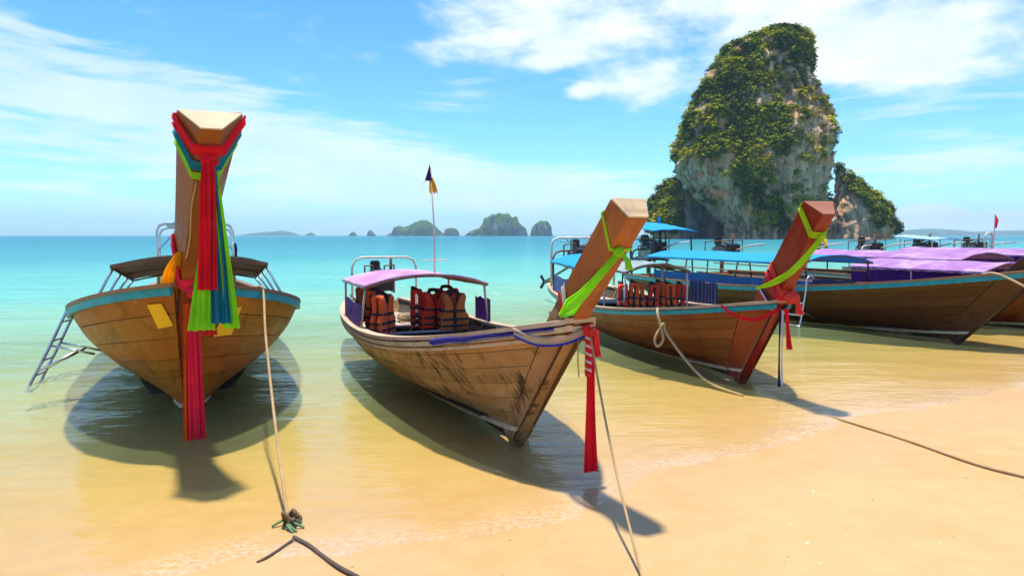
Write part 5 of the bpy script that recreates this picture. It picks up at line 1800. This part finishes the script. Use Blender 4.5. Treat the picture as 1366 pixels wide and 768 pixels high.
# knot and frayed green end
kb = empty('rope_knot', on_bed(388, 700, 0.0))
tag(kb, 'brown rope knot with a green frayed end lying on the wet sand', 'knot')
mb = MB()
for k in range(3):
    mb.tube([Vector((0.035 * math.cos(a) * (1 + .2 * k), 0.03 * math.sin(a) + 0.03 * k - .03, 0.075 - 0.03 * k + 0.025 * math.sin(a * 2))) for a in frange(0, 6.0, 14)], 0.013, 6)
mb.build('loops', MT['rope_brown'], kb, smooth=True)
mb = MB()
rn = random.Random(4)
for k in range(9):
    a = rn.uniform(0, 6.28)
    mb.tube(catmull([(0, 0, .03), (0.05 * math.cos(a), 0.05 * math.sin(a) - .03, .035), (0.10 * math.cos(a + .5), 0.09 * math.sin(a + .5) - .06, .012)], 4), 0.008, 5)
mb.build('frayed_end', MT['rope_green'], kb, smooth=True)
rope('mooring_rope', 'dark wet rope half buried in sand below the green knot', [on_bed(392, 716, .012), on_bed(412, 727, .010), on_bed(430, 741, .006), on_bed(452, 756, .012), on_bed(478, 770, .012), on_bed(520, 795, .012)], 0.012, 'rope_dark')
rope('mooring_rope', 'short dark rope end lying left of the green knot', [on_bed(390, 720, .008), on_bed(372, 733, .004), on_bed(356, 743, .006), on_bed(343, 750, .0)], 0.009, 'rope_dark')
# middle boat rope
pk = prow_point(HM, 0.575, 0.9, 0.0)
a0 = W(bmid, pk + Vector((0.03, 0.04, -.03))); a1 = on_bed(858, 772, 0.012)
pts = [a0] + [lerp(a0, a1, u) + Vector((0, 0, -0.10 * math.sin(math.pi * u))) for u in (.2, .4, .6, .8)] + [a1, on_bed(880, 815, .012)]
rope('mooring_rope', 'thin brown rope falling from the middle prow to the sand in front', pts, 0.0075, 'rope_tan')
o = MB().tube([W(bmid, pk + Vector((0.0, -.03, -.02))), W(bmid, pk + Vector((0.02, -.05, -.2))), W(bmid, pk + Vector((0.02, -.04, -.34)))], 0.006, 5).build('cord', MT['rope_pale'], None, smooth=True)
tag(o, 'short pale cord dangling beside the plaited tail on the middle prow', 'cord')
# right boat rope across the beach
pts = [W(br_, prow_point(HR, 0.47, 0.4, 0.0) + Vector((0.03, .03, -.02)))]
a1 = on_bed(1060, 541, -0.01)
pts = [on_bed(1030, 530, -.02), a1, on_bed(1110, 556, 0.004), on_bed(1160, 571, .012), on_bed(1225, 592, .012), on_bed(1300, 618, .012), on_bed(1366, 635, .012), on_bed(1470, 658, .012)]
rope('mooring_rope', 'long tan rope lying across the sand from the red-prowed boat to the right edge', pts, 0.0105, 'rope_tan')
# rope from the bow of the long dark boat
a0 = W(bb, HB.G(0.95, -1, 0.05, 0.03))
pts = [W(bb, HB.G(0.93, -1, -0.1, 0.04)), a0, a0 + Vector((0.15, -.25, -.12)), a0 + Vector((0.6, -1.2, -.62)), a0 + Vector((1.3, -2.8, -1.1))]
rope('mooring_rope', 'pale rope dropping from the bow of the long dark boat at the right edge', pts, 0.018, 'rope_pale')

# ================================================================== SMALL FAR THINGS
def person(label, loc, rz, shirt, seated=False, h=1.65):
    """one skinned figure with separate hair and shirt shell"""
    root = empty('person', loc, rz)
    tag(root, label, 'person')
    k = h / 1.7
    if seated:
        J = {'hip': (0, 0, .12), 'waist': (0, 0, .28), 'chest': (0.02, 0, .48), 'neck': (.03, 0, .62), 'head': (.04, 0, .72), 'crown': (.04, 0, .80),
             'sl': (0, .17, .57), 'el': (.16, .24, .38), 'hl': (.38, .20, .40), 'sr': (0, -.17, .57), 'er': (.16, -.24, .38), 'hr': (.38, -.20, .40),
             'kl': (.42, .12, .22), 'al': (.82, .1, .08), 'kr': (.42, -.12, .22), 'ar': (.82, -.1, .08)}
    else:
        J = {'hip': (0, 0, .92), 'waist': (0, 0, 1.08), 'chest': (0, 0, 1.28), 'neck': (0, 0, 1.46), 'head': (.01, 0, 1.56), 'crown': (.01, 0, 1.65),
             'sl': (0, .18, 1.40), 'el': (0.02, .25, 1.12), 'hl': (.10, .25, .88), 'sr': (0, -.18, 1.40), 'er': (.02, -.25, 1.12), 'hr': (.10, -.25, .88),
             'kl': (.02, .10, .48), 'al': (0, .11, .06), 'kr': (.02, -.10, .48), 'ar': (0, -.11, .06)}
    rad = {'hip': .14, 'waist': .125, 'chest': .15, 'neck': .055, 'head': .092, 'crown': .078, 'sl': .06, 'el': .042, 'hl': .034, 'sr': .06, 'er': .042, 'hr': .034, 'kl': .062, 'al': .045, 'kr': .062, 'ar': .045}
    names = list(J)
    ed = [('hip', 'waist'), ('waist', 'chest'), ('chest', 'neck'), ('neck', 'head'), ('head', 'crown'), ('chest', 'sl'), ('sl', 'el'), ('el', 'hl'), ('chest', 'sr'), ('sr', 'er'), ('er', 'hr'), ('hip', 'kl'), ('kl', 'al'), ('hip', 'kr'), ('kr', 'ar')]
    me = bpy.data.meshes.new('body')
    me.from_pydata([Vector(J[n]) * k for n in names], [(names.index(a), names.index(b)) for a, b in ed], [])
    o = bpy.data.objects.new('body', me); col.objects.link(o); o.parent = root
    sk = o.modifiers.new('Skin', 'SKIN'); o.modifiers.new('Sub', 'SUBSURF').levels = 1
    for i, n in enumerate(names):
        me.skin_vertices[0].data[i].radius = (rad[n] * k, rad[n] * k)
    me.skin_vertices[0].data[0].use_root = True
    me.materials.append(MT['skin'])
    c = Vector(J['chest']) * k; hp = Vector(J['hip']) * k
    sh = MB(); sh.loft([[lerp(hp, c, u) + Vector((math.cos(a) * .13, math.sin(a) * .18, 0)) * k * s_ for a in frange(0, 5.9, 12)] for u, s_ in ((0, 1), (.5, .98), (1, 1.08), (1.35, .9), (1.5, .45))], True, True)
    sh.build('shirt', MT[shirt], root, smooth=True)
    hd_ = Vector(J['head']) * k
    hr = MB(); hr.loft([[hd_ + Vector((-.012 + math.cos(a) * r_, math.sin(a) * r_, z)) * k for a in frange(0, 5.9, 12)] for z, r_ in ((.0, .098), (.05, .103), (.10, .085), (.135, .04))], True, True)
    hr.build('hair', MT['hair_black'], root, smooth=True)
    return root


rt, H_ = far_boats[1]
person('person in a blue shirt standing behind the red prow, only the head showing', W(rt, (-9.0, -.2, H_.zm - .145)), rt.rotation_euler.z, 'curtain_blue', h=1.50)
# yellow life ring on the stern arch behind the red prow
ring = empty('life_ring', W(rt, (-8.72, 0.38, 1.36)))
tag(ring, 'yellow life ring hung on a stern arch behind the red prow', 'life ring')
mb = MB(); mb.tube([Vector((0.03 * math.sin(a), 0.26 * math.cos(a), 0.26 * math.sin(a))) for a in frange(0, 2 * math.pi, 25)], 0.055, 8); mb.build('ring', MT['cloth_yellow'], ring, smooth=True)
for a in (0.3, 1.9, 3.4, 5.0):
    mb = MB(); mb.tube([Vector((0, 0.26 * math.cos(a + d), 0.26 * math.sin(a + d))) for d in (-.1, 0, .1)], 0.058, 8); mb.build('band', MT['cloth_white'], ring)

for lab, px, Y in (('teal sea kayak with one paddler, left of the pair far out', 756, 190), ('teal sea kayak with one paddler, right of the pair far out', 790, 200)):
    kx = (px - 683) / FPX * Y
    kr_ = empty('kayak', (kx, Y, 0.0))
    tag(kr_, lab, 'kayak', 'sea kayaks far out')
    mb = MB(); mb.loft([[Vector((x, w_ * math.cos(a), .10 + .13 * math.sin(a) + 0.05 * abs(x) ** 2 * .3)) for a in frange(0, 5.5, 10)] for x, w_ in ((-1.9, .03), (-1.4, .22), (-.6, .36), (.6, .36), (1.4, .22), (1.9, .03))], True, True)
    mb.build('hull', MT['kayak_teal'], kr_, smooth=True)
    mb = MB(); mb.tube([(0.35, -1.0, .65), (0.35, 1.0, .5)], 0.02, 6); mb.box((0.35, -1.1, .66), (.02, .25, .14)); mb.box((.35, 1.1, .49), (.02, .25, .14)); mb.build('paddle', MT['float_white'], kr_)
    person('small paddler in a coral vest seated in the %s kayak' % ('left' if px < 770 else 'right'), (kx, Y, 0.2), 0.0, 'cloth_coral', True)

# string of white floats marking the swimming area
fl_ = empty('float_line', at(1240, 321, 150))
tag(fl_, 'string of small white floats across the water at right', 'float line')
o = Vector(fl_.location); o.z = 0
fl_.location = o
p0, p1 = gnd(1215, 322.5, 0), gnd(1420, 324.5, 0)
pts = [lerp(p0, p1, u) - o + Vector((0, 2 * math.sin(u * 5), .02)) for u in frange(0, 1, 60)]
MB().tube(pts, 0.03, 5).build('line', MT['rope_pale'], fl_)
bmf = bmesh.new(); bmesh.ops.create_icosphere(bmf, subdivisions=1, radius=0.17); mef = bpy.data.meshes.new('float'); bmf.to_mesh(mef); bmf.free(); mef.materials.append(MT['float_white'])
for i in range(0, 60, 2):
    fo_ = bpy.data.objects.new('float', mef); col.objects.link(fo_); fo_.parent = fl_; fo_.location = pts[i] + Vector((0, 0, .05))

# shell bits and grit strewn on the sand: too many and too small to count
rn = random.Random(11)
V, F, C = [], [], []
while len(V) < 420 * 6:
    x, y = rn.uniform(-3, 9), rn.uniform(1.2, 9)
    z = bed_z(x, y)
    if z < 0.005: continue
    if (rn.random() > 0.35 and mnoise.noise((x * .7, y * .7, 3)) < 0.05): continue
    r_ = rn.choice((0.003, 0.004, 0.005, 0.007, 0.010))
    o_ = len(V)
    a = rn.uniform(0, 6.28)
    for k in range(5):
        b = a + k * 1.2566
        V.append((x + math.cos(b) * r_ * rn.uniform(.6, 1.3), y + math.sin(b) * r_ * rn.uniform(.6, 1.3), z - 0.001))
    V.append((x, y, z + r_ * rn.uniform(.3, .7)))
    for k in range(5): F.append((o_ + k, o_ + (k + 1) % 5, o_ + 5))
    c = rn.choice(((0.5, .38, .22), (0.16, .09, .05), (0.62, .52, .40), (0.10, .07, .045), (0.28, .16, .08)))
    C += [c] * 6
mt, t = new_mat('grit')
ca = t.n('ShaderNodeVertexColor', layer_name='tint')
t.n('ShaderNodeOutputMaterial', {'Surface': t.n('ShaderNodeBsdfPrincipled', {'Base Color': ca, 'Roughness': 0.7})}, out=None)
g_ = np_mesh('shell_grit', np.array(V), np.array(F), mt, colors=np.array(C))
tag(g_, 'bits of shell and dark grit strewn over the sand', None, kind='stuff')
